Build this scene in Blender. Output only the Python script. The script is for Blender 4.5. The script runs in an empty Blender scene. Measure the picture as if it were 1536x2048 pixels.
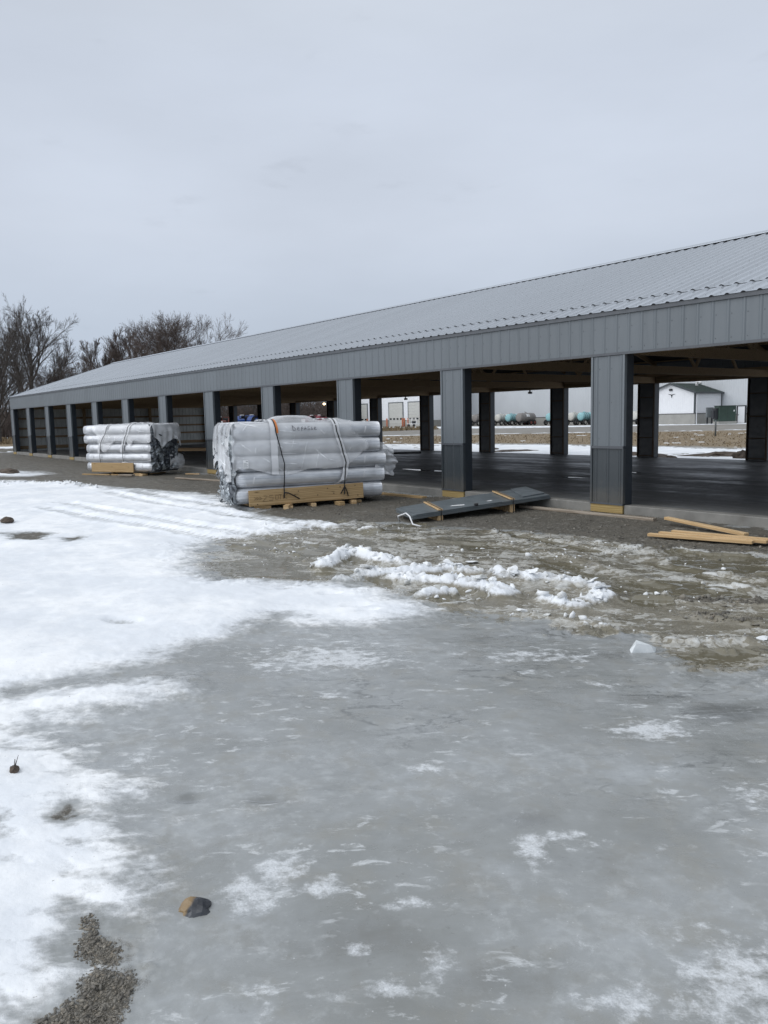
# Recreation of a winter construction-yard photograph: open-sided metal pole barn, wrapped insulation bundles, ice and snow.
import bpy, bmesh, math, random
import numpy as np
from mathutils import Vector, Matrix, noise as mnoise
S = bpy.context.scene
COL = S.collection
R_ = math.radians
rnd = random.Random(7)

# ------------------------------------------------------------------ object helpers
def link(o, parent=None):
    COL.objects.link(o)
    if parent is not None: o.parent = parent
    return o

def tag(o, label=None, cat=None, group=None, kind=None):
    if label: o['label'] = label
    if cat: o['category'] = cat
    if group: o['group'] = group
    if kind: o['kind'] = kind
    return o

def thing(name, label, cat, loc=(0, 0, 0), rotz=0, group=None):
    o = bpy.data.objects.new(name, None)
    o.empty_display_size = .2
    o.location = loc; o.rotation_euler = (0, 0, rotz)
    link(o)
    return tag(o, label, cat, group)

def mesh_obj(name, verts, faces, mats, parent=None, smooth=False, mi=None):
    me = bpy.data.meshes.new(name)
    me.from_pydata([tuple(v) for v in verts], [], [tuple(f) for f in faces])
    if not isinstance(mats, (list, tuple)): mats = [mats]
    for m in mats: me.materials.append(m)
    if mi is not None: me.polygons.foreach_set('material_index', mi)
    if smooth: me.polygons.foreach_set('use_smooth', [True]*len(me.polygons))
    me.update()
    return link(bpy.data.objects.new(name, me), parent)

def dup(root, loc, rotz=None, label=None, group=None, scale=None):
    r = root.copy(); COL.objects.link(r); r.location = loc
    if rotz is not None: r.rotation_euler = (0, 0, rotz)
    if scale is not None: r.scale = scale
    if label: r['label'] = label
    if group: r['group'] = group
    for ch in list(root.children):
        c = ch.copy(); COL.objects.link(c); c.parent = r
        for g in list(ch.children):
            d = g.copy(); COL.objects.link(d); d.parent = c
    return r

class MB:
    """collects shapes into one mesh"""
    def __init__(s): s.v = []; s.f = []; s.m = []
    def add(s, vs, fs, mi=0):
        b = len(s.v); s.v += [tuple(v) for v in vs]
        s.f += [tuple(b+i for i in f) for f in fs]; s.m += [mi]*len(fs)
    def box(s, x0, x1, y0, y1, z0, z1, mi=0, bev=0):
        if bev:
            b = min(bev, (x1-x0)/3, (y1-y0)/3, (z1-z0)/3)
            pts = []
            X = (x0, x0+b, x1-b, x1); Y = (y0, y0+b, y1-b, y1); Z = (z0, z0+b, z1-b, z1)
            bm = bmesh.new(); bmesh.ops.create_cube(bm, size=1)
            for v in bm.verts:
                v.co = Vector((x0 if v.co.x < 0 else x1, y0 if v.co.y < 0 else y1, z0 if v.co.z < 0 else z1))
            bmesh.ops.bevel(bm, geom=list(bm.edges), offset=b, segments=1, affect='EDGES')
            bm.verts.index_update()
            s.add([v.co for v in bm.verts], [[v.index for v in f.verts] for f in bm.faces], mi); bm.free(); return
        vs = [(x, y, z) for z in (z0, z1) for y in (y0, y1) for x in (x0, x1)]
        s.add(vs, [(0, 2, 3, 1), (4, 5, 7, 6), (0, 1, 5, 4), (2, 6, 7, 3), (0, 4, 6, 2), (1, 3, 7, 5)], mi)
    def beam(s, p, q, w, h, up=(0, 0, 1), mi=0):
        p = Vector(p); q = Vector(q); d = (q-p).normalized(); up = Vector(up)
        if abs(d.dot(up)) > .98: up = Vector((1, 0, 0))
        sd = d.cross(up).normalized()*(w/2); u = sd.cross(d).normalized()*(h/2)
        vs = [p-sd-u, p+sd-u, p+sd+u, p-sd+u, q-sd-u, q+sd-u, q+sd+u, q-sd+u]
        s.add(vs, [(0, 1, 2, 3), (7, 6, 5, 4), (0, 4, 5, 1), (1, 5, 6, 2), (2, 6, 7, 3), (3, 7, 4, 0)], mi)
    def tube(s, pts, rad, n=8, cap=True, mi=0):
        pts = [Vector(p) for p in pts]
        if not isinstance(rad, (list, tuple)): rad = [rad]*len(pts)
        b = len(s.v); prev = None
        for i, p in enumerate(pts):
            d = (pts[min(i+1, len(pts)-1)]-pts[max(i-1, 0)]).normalized()
            a = prev if prev is not None else (Vector((0, 0, 1)) if abs(d.z) < .9 else Vector((1, 0, 0)))
            u = (a-d*a.dot(d)).normalized(); prev = u; w = d.cross(u)
            for k in range(n):
                t = 2*math.pi*k/n
                s.v.append(tuple(p+(u*math.cos(t)+w*math.sin(t))*rad[i]))
        for i in range(len(pts)-1):
            for k in range(n):
                k2 = (k+1) % n
                s.f.append((b+i*n+k, b+i*n+k2, b+(i+1)*n+k2, b+(i+1)*n+k)); s.m.append(mi)
        if cap:
            s.f.append(tuple(b+k for k in range(n-1, -1, -1))); s.m.append(mi)
            s.f.append(tuple(b+(len(pts)-1)*n+k for k in range(n))); s.m.append(mi)
    def lathe(s, prof, c, axis='z', n=20, mi=0):
        """prof: (radius, along) pairs"""
        b = len(s.v); c = Vector(c)
        for r, h in prof:
            for k in range(n):
                t = 2*math.pi*k/n; x, y = r*math.cos(t), r*math.sin(t)
                o = {'z': (x, y, h), 'y': (x, h, y), 'x': (h, x, y)}[axis]
                s.v.append(tuple(c+Vector(o)))
        for i in range(len(prof)-1):
            for k in range(n):
                k2 = (k+1) % n
                s.f.append((b+i*n+k, b+i*n+k2, b+(i+1)*n+k2, b+(i+1)*n+k)); s.m.append(mi)
        s.f.append(tuple(b+k for k in range(n-1, -1, -1))); s.m.append(mi)
        s.f.append(tuple(b+(len(prof)-1)*n+k for k in range(n))); s.m.append(mi)
    def ribbed(s, o, u, v, n, ulen, vlen, ribs, h=.019, wb=.062, wt=.02, mi=0, ends=None):
        """a sheet with raised ribs running along v"""
        o = Vector(o); u = Vector(u); v = Vector(v); n = Vector(n)
        pr = [(0, 0)]
        for r in ribs:
            if r-wb/2 > pr[-1][0]+.001 and r+wb/2 < ulen-.001:
                pr += [(r-wb/2, 0), (r-wt/2, h), (r+wt/2, h), (r+wb/2, 0)]
        pr.append((ulen, 0))
        b = len(s.v)
        for e in (0, vlen):
            for (x, y) in pr: s.v.append(tuple(o+u*x+n*y+v*e))
        k = len(pr)
        for i in range(k-1):
            s.f.append((b+i, b+i+1, b+k+i+1, b+k+i)); s.m.append(mi)
        if ends is not None:
            for i in range(1, k-1, 4):
                q = [tuple(o+u*x+n*y+v*(-.004)) for x, y in pr[i:i+4]]
                s.add(q, [(0, 1, 2, 3)], ends)
    def build(s, name, mats, parent=None, smooth=False):
        return mesh_obj(name, s.v, s.f, mats, parent, smooth, s.m)

# ------------------------------------------------------------------ material helpers
class NT:
    def __init__(s, name):
        s.mat = bpy.data.materials.new(name); s.mat.use_nodes = True
        s.t = s.mat.node_tree; s.n = s.t.nodes; s.l = s.t.links
        s.bsdf = s.n['Principled BSDF']; s.out = s.n['Material Output']
    def node(s, typ, ins=None, **kw):
        nd = s.n.new(typ)
        for k, v in kw.items(): setattr(nd, k, v)
        for k, v in (ins or {}).items(): s.set(nd.inputs[k], v)
        return nd
    def set(s, sock, v):
        if isinstance(v, bpy.types.NodeSocket): s.l.new(v, sock)
        else:
            if isinstance(v, tuple) and len(v) == 3 and sock.type == 'RGBA': v = (*v, 1)
            sock.default_value = v
    def math(s, op, a, b=0., c=None, clamp=False):
        nd = s.node('ShaderNodeMath', operation=op, use_clamp=clamp)
        s.set(nd.inputs[0], a); s.set(nd.inputs[1], b)
        if c is not None: s.set(nd.inputs[2], c)
        return nd.outputs[0]
    def mix(s, f, a, b, blend='MIX'):
        nd = s.node('ShaderNodeMix', data_type='RGBA', blend_type=blend)
        s.set(nd.inputs[0], f); s.set(nd.inputs[6], a); s.set(nd.inputs[7], b)
        return nd.outputs[2]
    def mixf(s, f, a, b):
        nd = s.node('ShaderNodeMix', data_type='FLOAT')
        s.set(nd.inputs[0], f); s.set(nd.inputs[2], a); s.set(nd.inputs[3], b)
        return nd.outputs[0]
    def step(s, v, lo, hi, a=0., b=1.):
        nd = s.node('ShaderNodeMapRange', interpolation_type='SMOOTHSTEP')
        s.set(nd.inputs[0], v)
        for i, x in zip((1, 2, 3, 4), (lo, hi, a, b)): s.set(nd.inputs[i], x)
        return nd.outputs[0]
    def noise(s, vec, scale, detail=4, rough=.55, dist=0.):
        nd = s.node('ShaderNodeTexNoise'); s.l.new(vec, nd.inputs['Vector'])
        nd.inputs['Scale'].default_value = scale; nd.inputs['Detail'].default_value = detail
        nd.inputs['Roughness'].default_value = rough; nd.inputs['Distortion'].default_value = dist
        return nd.outputs[0]
    def voro(s, vec, scale, feature='F1', out=0):
        nd = s.node('ShaderNodeTexVoronoi', feature=feature); s.l.new(vec, nd.inputs['Vector'])
        nd.inputs['Scale'].default_value = scale
        return nd.outputs[out]
    def along(s, vec, deg, scale):
        """turn by deg about z first, then stretch"""
        nd = s.node('ShaderNodeMapping', vector_type='TEXTURE'); s.l.new(vec, nd.inputs[0])
        nd.inputs['Rotation'].default_value = (0, 0, R_(deg)); nd.inputs['Scale'].default_value = scale
        return nd.outputs[0]
    def mapping(s, vec, scale=(1, 1, 1), rot=(0, 0, 0), loc=(0, 0, 0)):
        nd = s.node('ShaderNodeMapping'); s.l.new(vec, nd.inputs[0])
        nd.inputs['Scale'].default_value = scale; nd.inputs['Rotation'].default_value = rot; nd.inputs['Location'].default_value = loc
        return nd.outputs[0]
    def pos(s): return s.node('ShaderNodeNewGeometry').outputs['Position']
    def obj(s): return s.node('ShaderNodeTexCoord').outputs['Object']
    def bump(s, h, strength=.3, dist=.01):
        nd = s.node('ShaderNodeBump'); s.set(nd.inputs['Height'], h)
        nd.inputs['Strength'].default_value = strength; nd.inputs['Distance'].default_value = dist
        s.l.new(nd.outputs[0], s.bsdf.inputs['Normal'])
    def p(s, **kw):
        for k, v in kw.items():
            s.set(s.bsdf.inputs[{'col': 'Base Color', 'rough': 'Roughness', 'metal': 'Metallic', 'spec': 'Specular IOR Level',
                                 'alpha': 'Alpha', 'emis': 'Emission Color', 'estr': 'Emission Strength', 'trans': 'Transmission Weight', 'sss': 'Subsurface Weight'}[k]], v)
        return s.mat

def sc(c, k): return tuple(x*k for x in c)

def mat(name, col, rough=.5, metal=0., var=.12, vs=3., bump=0., bs=40., spec=.5, stretch=(1, 1, 1), dirt=0.):
    t = NT(name); v = t.mapping(t.obj(), stretch)
    n = t.noise(v, vs, 5)
    c = t.mix(t.step(n, .3, .7), sc(col, 1-var), sc(col, 1+var))
    if dirt:
        d = t.noise(t.mapping(t.obj(), (1, 1, .35)), 2.2, 6, .65)
        c = t.mix(t.math('MULTIPLY', t.step(d, .52, .75), dirt), c, (.10, .085, .065))
    t.p(col=c, rough=t.mixf(t.step(t.noise(v, vs*2.3, 3), .3, .7), max(0, rough-.07), min(1, rough+.07)), metal=metal, spec=spec)
    if bump: t.bump(t.noise(v, bs, 3), bump, .01)
    return t.mat

def wood_mat(name, a, b, sx=1.2, rough=.75):
    t = NT(name); o = t.obj()
    v = t.mapping(o, (sx, 14, 14))
    n = t.noise(v, 1.6, 6, .6, .6)
    w = t.node('ShaderNodeTexWave', {'Scale': 2.2, 'Distortion': 7., 'Detail': 3., 'Detail Scale': 1.2}, wave_type='RINGS', rings_direction='X')
    t.l.new(t.mapping(o, (.35, 5, 5)), w.inputs[0])
    k = t.math('ADD', t.math('MULTIPLY', n, .6), t.math('MULTIPLY', w.outputs[1], .4))
    c = t.mix(t.step(k, .3, .75), a, b)
    kn = t.voro(t.mapping(o, (2.2, 9, 9)), 1.)
    c = t.mix(t.step(kn, .0, .16, 1., 0.), c, sc(a, .35))
    t.p(col=c, rough=rough, spec=.3); t.bump(n, .25, .004)
    return t.mat

GREY = (.127, .145, .160); CHAR = (.040, .049, .056)
M = {}
def sheet_mat(name, col, rough, metal=0., var=.05, splash=0., streak=.16):
    # painted sheet steel: three-foot panels of slightly different batch, oil-canning, rain streaks
    t = NT(name); o = t.obj(); s = t.node('ShaderNodeSeparateXYZ'); t.l.new(o, s.inputs[0])
    wn = t.node('ShaderNodeTexWhiteNoise', noise_dimensions='1D'); t.l.new(t.math('FLOOR', t.math('DIVIDE', s.outputs[0], .9144)), wn.inputs['W'])
    n = t.noise(o, .9, 4); st = t.noise(t.mapping(o, (9, 1.2, .5)), 1.6, 5, .6)
    k = t.math('ADD', t.math('MULTIPLY', wn.outputs[0], .5), t.math('MULTIPLY', n, .5))
    c = t.mix(t.step(k, .2, .8), sc(col, 1-var), sc(col, 1+var))
    c = t.mix(t.math('MULTIPLY', t.step(st, .55, .75), streak), c, sc(col, .72))
    if splash:
        h = t.math('ADD', s.outputs[2], t.math('MULTIPLY', t.math('SUBTRACT', t.noise(o, 9, 5), .5), .5))
        c = t.mix(t.math('MULTIPLY', t.step(h, .0, .42, 1., 0.), splash), c, (.13, .118, .098))
    t.p(col=c, rough=t.mixf(t.step(st, .35, .7), rough-.06, rough+.08), metal=metal, spec=.45)
    t.bump(t.noise(t.mapping(o, (1., 1., .6)), 1.7, 2), .12, .05)
    return t.mat
M['panel'] = sheet_mat('painted_grey_steel', GREY, .42)
M['wain'] = sheet_mat('charcoal_wainscot', CHAR, .42, 0., .08, .45)
M['trim'] = mat('grey_trim', sc(GREY, 1.08), .38, var=.03)
M['char'] = mat('charcoal_steel', CHAR, .42, var=.06, dirt=.25)
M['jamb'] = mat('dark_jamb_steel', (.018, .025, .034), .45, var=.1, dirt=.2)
M['eave'] = mat('eave_trim_grey', (.07, .078, .09), .4, var=.05)
M['roof'] = sheet_mat('roof_steel', (.40, .43, .47), .24, .5, .03, 0., .06)
M['hollow_dark'] = mat('hollow_shade', (.012, .013, .016), .9)  # near black, paints the shade inside rib ends, ridge gap and roll cores
M['screw'] = mat('screw_head', (.085, .095, .105), .4, metal=.3)
M['panelback'] = mat('panel_back', (.52, .53, .51), .5, var=.08)
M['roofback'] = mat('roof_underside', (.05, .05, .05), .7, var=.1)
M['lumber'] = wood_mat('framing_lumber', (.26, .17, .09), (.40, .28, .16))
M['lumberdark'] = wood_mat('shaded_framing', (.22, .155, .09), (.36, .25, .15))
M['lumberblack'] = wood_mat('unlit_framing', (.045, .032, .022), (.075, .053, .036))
M['treated'] = wood_mat('treated_skirt', (.30, .21, .085), (.40, .30, .13))
M['pine'] = wood_mat('fresh_pine', (.50, .335, .17), (.66, .48, .28))
M['oldwood'] = wood_mat('weathered_board', (.22, .18, .14), (.38, .33, .27))
M['osb'] = wood_mat('rough_plank', (.36, .24, .115), (.52, .37, .20))
M['black'] = mat('black_strap', (.012, .012, .014), .45)
M['web'] = mat('white_webbing', (.70, .71, .73), .6, var=.04, bump=.2, bs=60)
M['orange'] = mat('orange_tag', (.62, .20, .05), .6)
M['paper'] = mat('paper_label', (.80, .81, .82), .7, var=.03)
M['ink'] = mat('marker_ink', (.02, .02, .03), .7)
M['pencil'] = mat('plank_marker', (.13, .085, .045), .8)
M['sheet'] = mat('stacked_trim_steel', (.165, .19, .205), .38, metal=.2, var=.15, vs=2.2, dirt=.35)
M['conc'] = mat('curb_concrete', (.20, .195, .18), .75, var=.2, vs=2.5, bump=.3, bs=60, dirt=.5)
M['white_steel'] = mat('white_wall_steel', (.74, .75, .77), .5, var=.02)
M['hall_steel'] = mat('pale_wall_steel', (.53, .555, .58), .5, var=.03, vs=.3)
M['block'] = mat('wainscot_block', (.30, .295, .275), .85, var=.08, vs=1.)
M['door'] = mat('garage_door', (.50, .50, .47), .5, var=.03)
M['green'] = mat('green_roof', (.022, .05, .036), .4, var=.1)
M['greenbox'] = mat('green_enclosure', (.028, .052, .040), .5, var=.1)
M['cab'] = mat('grey_cabinet', (.13, .145, .15), .5)
M['darkmetal'] = mat('dark_metal', (.02, .022, .026), .5)
M['rubber'] = mat('rubber', (.018, .018, .019), .8)
M['teal'] = mat('teal_poly', (.27, .50, .53), .5, var=.08)
M['cream'] = mat('cream_poly', (.55, .54, .50), .5, var=.08)
M['greytank'] = mat('grey_tank', (.23, .215, .205), .5, var=.15, dirt=.4)
M['rust'] = mat('rusty_red', (.19, .06, .045), .7)
M['bollard'] = mat('orange_bollard', (.42, .13, .06), .6)
M['blue'] = mat('blue_paint', (.02, .075, .30), .4)
M['red'] = mat('red_paint', (.20, .015, .03), .4)
M['whitep'] = mat('white_paint', (.75, .75, .75), .4)
M['glass'] = mat('dark_glass', (.02, .025, .03), .08)
M['bark'] = mat('bark', (.075, .066, .060), .9, var=.3, vs=1.5)
M['bark2'] = mat('bark_reddish', (.100, .078, .068), .9, var=.3, vs=1.5)
M['dirt'] = mat('dirt', (.085, .066, .052), .95, var=.4, vs=6, bump=.8, bs=20)
M['stone_dark'] = mat('dark_stone', (.03, .032, .038), .45, var=.3, vs=20, bump=.3)
M['lampglow'] = NT('lamp_glow').p(col=(1, .8, .5), emis=(1, .72, .38, 1), estr=6.)

def gravel_mat():
    t = NT('gravel_stones')
    r = t.node('ShaderNodeNewGeometry').outputs['Random Per Island']
    cr = t.node('ShaderNodeValToRGB'); t.l.new(r, cr.inputs[0])
    e = cr.color_ramp.elements
    e[0].color = (.07, .064, .054, 1); e[1].color = (.30, .28, .24, 1)
    for p_, c_ in ((.35, (.15, .138, .118)), (.7, (.225, .21, .18)), (.9, (.25, .215, .165))):
        x = e.new(p_); x.color = (*c_, 1)
    t.p(col=t.mix(t.step(t.noise(t.pos(), 140, 3), .3, .7), cr.outputs[0], t.mix(.5, cr.outputs[0], (.13, .12, .105))), rough=.6, spec=.4)
    return t.mat
M['gravel'] = gravel_mat()

def slush_mat():
    t = NT('packed_snow_chunks'); p = t.pos()
    n = t.noise(p, 9, 5); r = t.node('ShaderNodeNewGeometry').outputs['Random Per Island']
    c = t.mix(t.step(t.math('ADD', n, t.math('MULTIPLY', r, .35)), .42, .72), (.50, .50, .47), (.80, .82, .84))
    t.p(col=c, rough=.55, spec=.4); t.bump(t.noise(p, 60, 4), .5, .01)
    return t.mat
M['slush'] = slush_mat()
def ice_mat():
    t = NT('clear_ice'); p = t.pos()
    n = t.noise(p, 14, 4)
    t.p(col=t.mix(t.step(n, .3, .7), (.50, .535, .55), (.68, .71, .725)), rough=.14, spec=.5, sss=0.)
    t.bump(t.noise(p, 30, 3), .2, .01)
    return t.mat
M['ice'] = ice_mat()

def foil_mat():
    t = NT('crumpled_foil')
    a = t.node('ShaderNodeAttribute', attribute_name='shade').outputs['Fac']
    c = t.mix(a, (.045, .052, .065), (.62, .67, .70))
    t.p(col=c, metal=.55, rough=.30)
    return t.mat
M['foil'] = foil_mat()
def roll_mat():
    t = NT('foil_faced_roll'); o = t.obj()
    st = t.noise(t.mapping(o, (.5, 34, 34)), 1.6, 6, .65)
    n2 = t.noise(t.mapping(o, (2, 6, 6)), 1.3, 4)
    ti = t.noise(t.mapping(o, (30, 3, 3)), 1.6, 3)
    k = t.math('ADD', t.math('MULTIPLY', st, .6), t.math('MULTIPLY', n2, .4))
    c = t.mix(t.step(k, .36, .64), (.42, .44, .47), (.74, .755, .78))
    t.p(col=c, metal=.42, rough=.32); t.bump(t.math('ADD', st, t.math('MULTIPLY', ti, .25)), .12, .008)
    return t.mat
M['roll'] = roll_mat()
def film_mat():
    t = NT('clear_plastic_film'); o = t.obj()
    hz = t.noise(o, 1.1, 3, .5)
    def creases(rot, scale, seed, wdt):
        # straight-ish folds: thin bright lines, each running only part of the way
        v = t.mapping(o, (1, 1, 1), rot, (seed, seed*.7, 0))
        w = t.node('ShaderNodeTexWave', {'Scale': scale, 'Distortion': 3.2, 'Detail': 1.5, 'Detail Scale': .6}, wave_type='BANDS', bands_direction='X', wave_profile='SIN')
        t.l.new(v, w.inputs[0])
        return t.math('MULTIPLY', t.step(w.outputs[1], 1-wdt, 1.), t.step(t.noise(t.mapping(o, (1, 1, 1), (0, 0, 0), (seed, 0, seed)), 2.2, 3, .6), .52, .66)), w.outputs[1]
    c1, w1 = creases((.3, .95, .2), .9, 1.7, .03); c2, w2 = creases((.2, -.45, .5), 1.3, 5.1, .035); c3, w3 = creases((.1, 1.4, .2), 1.6, 8.3, .035)
    c = t.math('MAXIMUM', t.math('MAXIMUM', c1, c2), c3)
    f = t.math('ADD', t.mixf(t.step(hz, .35, .65), .34, .70), t.math('MULTIPLY', c, .45), clamp=True)
    t.p(col=(.88, .895, .92), rough=.12, spec=1.)
    t.bump(t.math('ADD', t.math('MULTIPLY', hz, 2.), c), .2, .03)
    tr = t.node('ShaderNodeBsdfTransparent')
    mx = t.node('ShaderNodeMixShader'); t.l.new(f, mx.inputs[0]); t.l.new(tr.outputs[0], mx.inputs[1]); t.l.new(t.bsdf.outputs[0], mx.inputs[2])
    t.l.new(mx.outputs[0], t.out.inputs[0])
    return t.mat
M['film'] = film_mat()

def slab_mat():
    t = NT('wet_concrete_slab'); p = t.pos()
    n = t.noise(t.mapping(p, (.25, 1., 1)), .9, 6, .6); n2 = t.noise(p, 3.5, 6, .65)
    k = t.math('ADD', t.math('MULTIPLY', n, .7), t.math('MULTIPLY', n2, .3))
    xyz = t.node('ShaderNodeSeparateXYZ'); t.l.new(p, xyz.inputs[0])
    edge = t.step(t.math('ADD', xyz.outputs[1], t.math('MULTIPLY', n, 1.2)), .6, 1.9, 1., 0.)     # drier strip along the open front
    c = t.mix(t.step(k, .38, .62), (.026, .028, .032), (.062, .064, .066))
    c = t.mix(t.math('MULTIPLY', edge, .75), c, (.13, .13, .125))
    jx = t.math('PINGPONG', t.math('ADD', xyz.outputs[0], 1.6), 1.829); jy = t.math('PINGPONG', t.math('ADD', xyz.outputs[1], 0.), 1.99)
    j = t.math('MAXIMUM', t.step(jx, 0., .012, 1., 0.), t.step(jy, 0., .012, 1., 0.))
    c = t.mix(t.math('MULTIPLY', j, .5), c, (.11, .11, .11))
    t.p(col=c, rough=t.mixf(t.step(k, .36, .6), .34, .62), spec=.32)
    t.bump(n2, .05, .004)
    return t.mat
M['slab'] = slab_mat()
t = NT('puddle_water'); t.p(col=(.015, .016, .018), rough=.03, spec=.5); M['puddle'] = t.mat
# ---- ground outlines, metres in world coordinates
SNOW=[[(-44.0,-24.0),(-17.497,-5.36),(-16.213,-4.822),(-14.93,-4.468),(-12.965,-4.11),(-10.932,-3.894),(-9.445,-3.478),(-7.677,-3.174),(-5.501,-3.673),(-3.467,-4.05),(-2.239,-3.842),(-1.649,-3.677),(-1.525,-4.302),(-1.689,-4.881),(-1.589,-5.571),(-1.4,-6.107),(-0.865,-6.543),(-0.069,-6.982),(0.626,-7.165),(1.005,-7.122),(1.242,-6.799),(1.78,-6.431),(2.16,-6.222),(2.527,-6.202),(3.042,-6.27),(3.299,-6.402),(3.272,-6.722),(3.207,-7.07),(3.021,-7.231),(2.611,-7.357),(2.587,-7.621),(2.805,-7.989),(2.904,-8.196),(2.971,-8.49),(3.079,-8.709),(3.06,-8.97),(3.093,-9.231),(3.097,-9.411),(3.104,-9.499),(3.233,-9.443),(3.304,-9.2),(3.37,-8.913),(3.532,-8.683),(3.716,-8.79),(3.747,-9.075),(3.718,-9.347),(3.727,-9.561),(3.858,-9.617),(4.062,-9.593),(4.338,-9.523),(4.611,-9.466),(4.859,-9.458),(4.935,-9.473),(4.97,-9.547),(5.139,-9.585),(5.335,-9.579),(5.42,-9.595),(5.519,-9.667),(5.628,-9.719),(5.71,-9.758),(5.682,-9.808),(5.67,-9.861),(5.745,-9.906),(5.842,-9.934),(5.919,-9.942),(6.0,-10.035),(6.054,-10.114),(6.26,-10.208),(2.0,-34.0)],[(-33.124,-9.901),(-23.635,-4.101),(-21.366,-3.761),(-19.412,-3.515),(-18.604,-4.253),(-19.813,-4.885),(-27.578,-10.002)]]
BARE= [[(-4.514,-7.918),(-4.488,-7.608),(-4.025,-7.44),(-3.495,-7.712),(-3.764,-7.98)],[(-3.481,-7.376),(-3.42,-7.185),(-3.075,-7.232),(-3.076,-7.422)],[(4.871,-9.784),(4.851,-9.729),(4.82,-9.659),(4.862,-9.63),(4.926,-9.653),(4.974,-9.723),(4.927,-9.779)],[(4.72,-10.028),(4.747,-9.901),(4.844,-9.91),(4.915,-9.946),(4.873,-10.055)],[(5.483,-9.897),(5.48,-9.846),(5.51,-9.818),(5.55,-9.85),(5.529,-9.885)]]
GPATCH= [[(5.656,-9.824),(5.722,-9.817),(5.771,-9.836),(5.858,-9.805),(5.925,-9.814),(5.958,-9.854),(5.915,-9.897),(5.83,-9.931),(5.77,-9.914),(5.738,-9.876),(5.659,-9.873)],[(5.937,-9.904),(6.004,-9.815),(6.066,-9.827),(6.132,-9.871),(6.208,-9.922),(6.467,-10.059),(6.245,-10.228),(6.039,-10.104),(6.02,-10.04),(6.005,-9.982),(5.947,-9.958)]]
SLUSH= [[(-2.202,-5.654),(-2.451,-4.442),(-2.26,-3.447),(-1.268,-3.002),(-0.304,-2.837),(0.626,-2.358),(1.598,-2.057),(2.565,-2.136),(3.832,-1.755),(4.996,-1.303),(6.913,-4.334),(6.396,-5.219),(5.861,-5.761),(5.563,-6.027),(5.285,-5.865),(4.845,-5.624),(4.563,-5.838),(4.223,-6.006),(3.699,-6.132),(3.228,-6.147),(2.621,-6.101),(2.012,-6.116),(1.64,-6.341),(1.109,-6.727),(0.82,-7.033),(-0.167,-6.867),(-1.114,-6.377)]]
GRAVEL= [[(-76.374,-15.649),(-41.778,-0.381),(-28.263,-0.283),(-13.674,-0.372),(-4.723,-0.25),(-0.122,0.137),(2.981,-0.075),(6.35,-0.099),(6.518,-0.988),(5.049,-1.45),(3.863,-1.816),(2.608,-2.199),(1.653,-2.126),(0.626,-2.358),(-0.304,-2.837),(-1.268,-3.002),(-1.84,-3.544),(-3.104,-4.067),(-5.341,-3.754),(-7.677,-3.174),(-9.445,-3.478),(-12.965,-4.11),(-17.497,-5.36),(-31.722,-13.018)]]
WATER= [[(-1.351,-6.058),(-1.225,-5.458),(-0.367,-5.351),(0.227,-5.43),(0.383,-6.075),(-0.407,-6.177)],[(1.828,-3.651),(2.184,-3.531),(3.023,-3.956),(3.539,-4.149),(4.174,-4.124),(4.433,-4.144),(4.219,-4.576),(3.743,-4.648),(3.351,-4.52),(2.518,-4.079)],[(5.298,-5.677),(5.465,-5.364),(5.682,-5.381),(5.704,-5.744),(5.492,-5.908)],[(2.529,-6.261),(2.633,-5.81),(3.007,-5.832),(3.105,-6.038),(2.808,-6.362)],[(0.375,-3.63),(0.812,-3.317),(1.532,-3.597),(1.322,-4.065)],[(-1.101,-4.575),(-0.296,-4.294),(0.203,-4.502),(-0.001,-4.983)]]
FROST= [(3.746,-7.697,0.385,0.437,0.255,-0.164,0.95),(3.711,-8.067,0.154,0.176,0.18,-0.1,0.7),(4.693,-6.537,0.265,0.301,0.145,-0.164,0.75),(5.922,-7.088,0.139,0.163,0.081,-0.12,1.0),(5.505,-8.264,0.063,0.075,0.047,-0.04,0.9),(5.861,-9.368,0.055,0.068,0.1,-0.052,0.9),(5.818,-9.204,0.104,0.126,0.081,-0.047,0.85),(6.0,-9.128,0.061,0.074,0.068,-0.045,0.9),(6.266,-8.961,0.059,0.071,0.038,-0.031,0.8),(6.34,-9.231,0.031,0.038,0.037,-0.026,0.9),(6.546,-9.282,0.071,0.088,0.053,-0.04,0.8),(6.551,-9.078,0.042,0.052,0.078,-0.069,0.7),(6.284,-8.375,0.041,0.051,0.08,-0.089,0.9),(6.314,-8.225,0.068,0.082,0.034,-0.039,0.8),(6.397,-8.238,0.084,0.102,0.055,-0.068,0.5),(4.561,-9.258,0.06,0.072,0.151,-0.055,0.7),(5.35,-6.701,0.116,0.134,0.075,-0.099,0.7),(7.147,-8.46,0.133,0.165,0.105,-0.193,0.95),(6.905,-8.405,0.098,0.12,0.09,-0.143,0.5),(7.0,-8.796,0.078,0.096,0.065,-0.09,0.75),(6.614,-7.357,0.079,0.096,0.056,-0.107,0.7),(4.389,-8.077,0.175,0.202,0.084,-0.055,0.55),(4.899,-6.863,0.123,0.142,0.065,-0.072,0.6),(3.685,-7.316,0.215,0.242,0.196,-0.141,0.6),(3.475,-8.791,0.126,0.145,0.11,-0.043,0.7),(5.616,-6.115,0.119,0.137,0.07,-0.117,0.5),(6.631,-8.009,0.094,0.113,0.057,-0.087,0.4),(6.797,-8.687,0.057,0.07,0.055,-0.071,0.4),(6.33,-9.564,0.054,0.066,0.068,-0.037,0.4),(4.296,-6.811,0.115,0.13,0.166,-0.157,0.5)]
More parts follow.
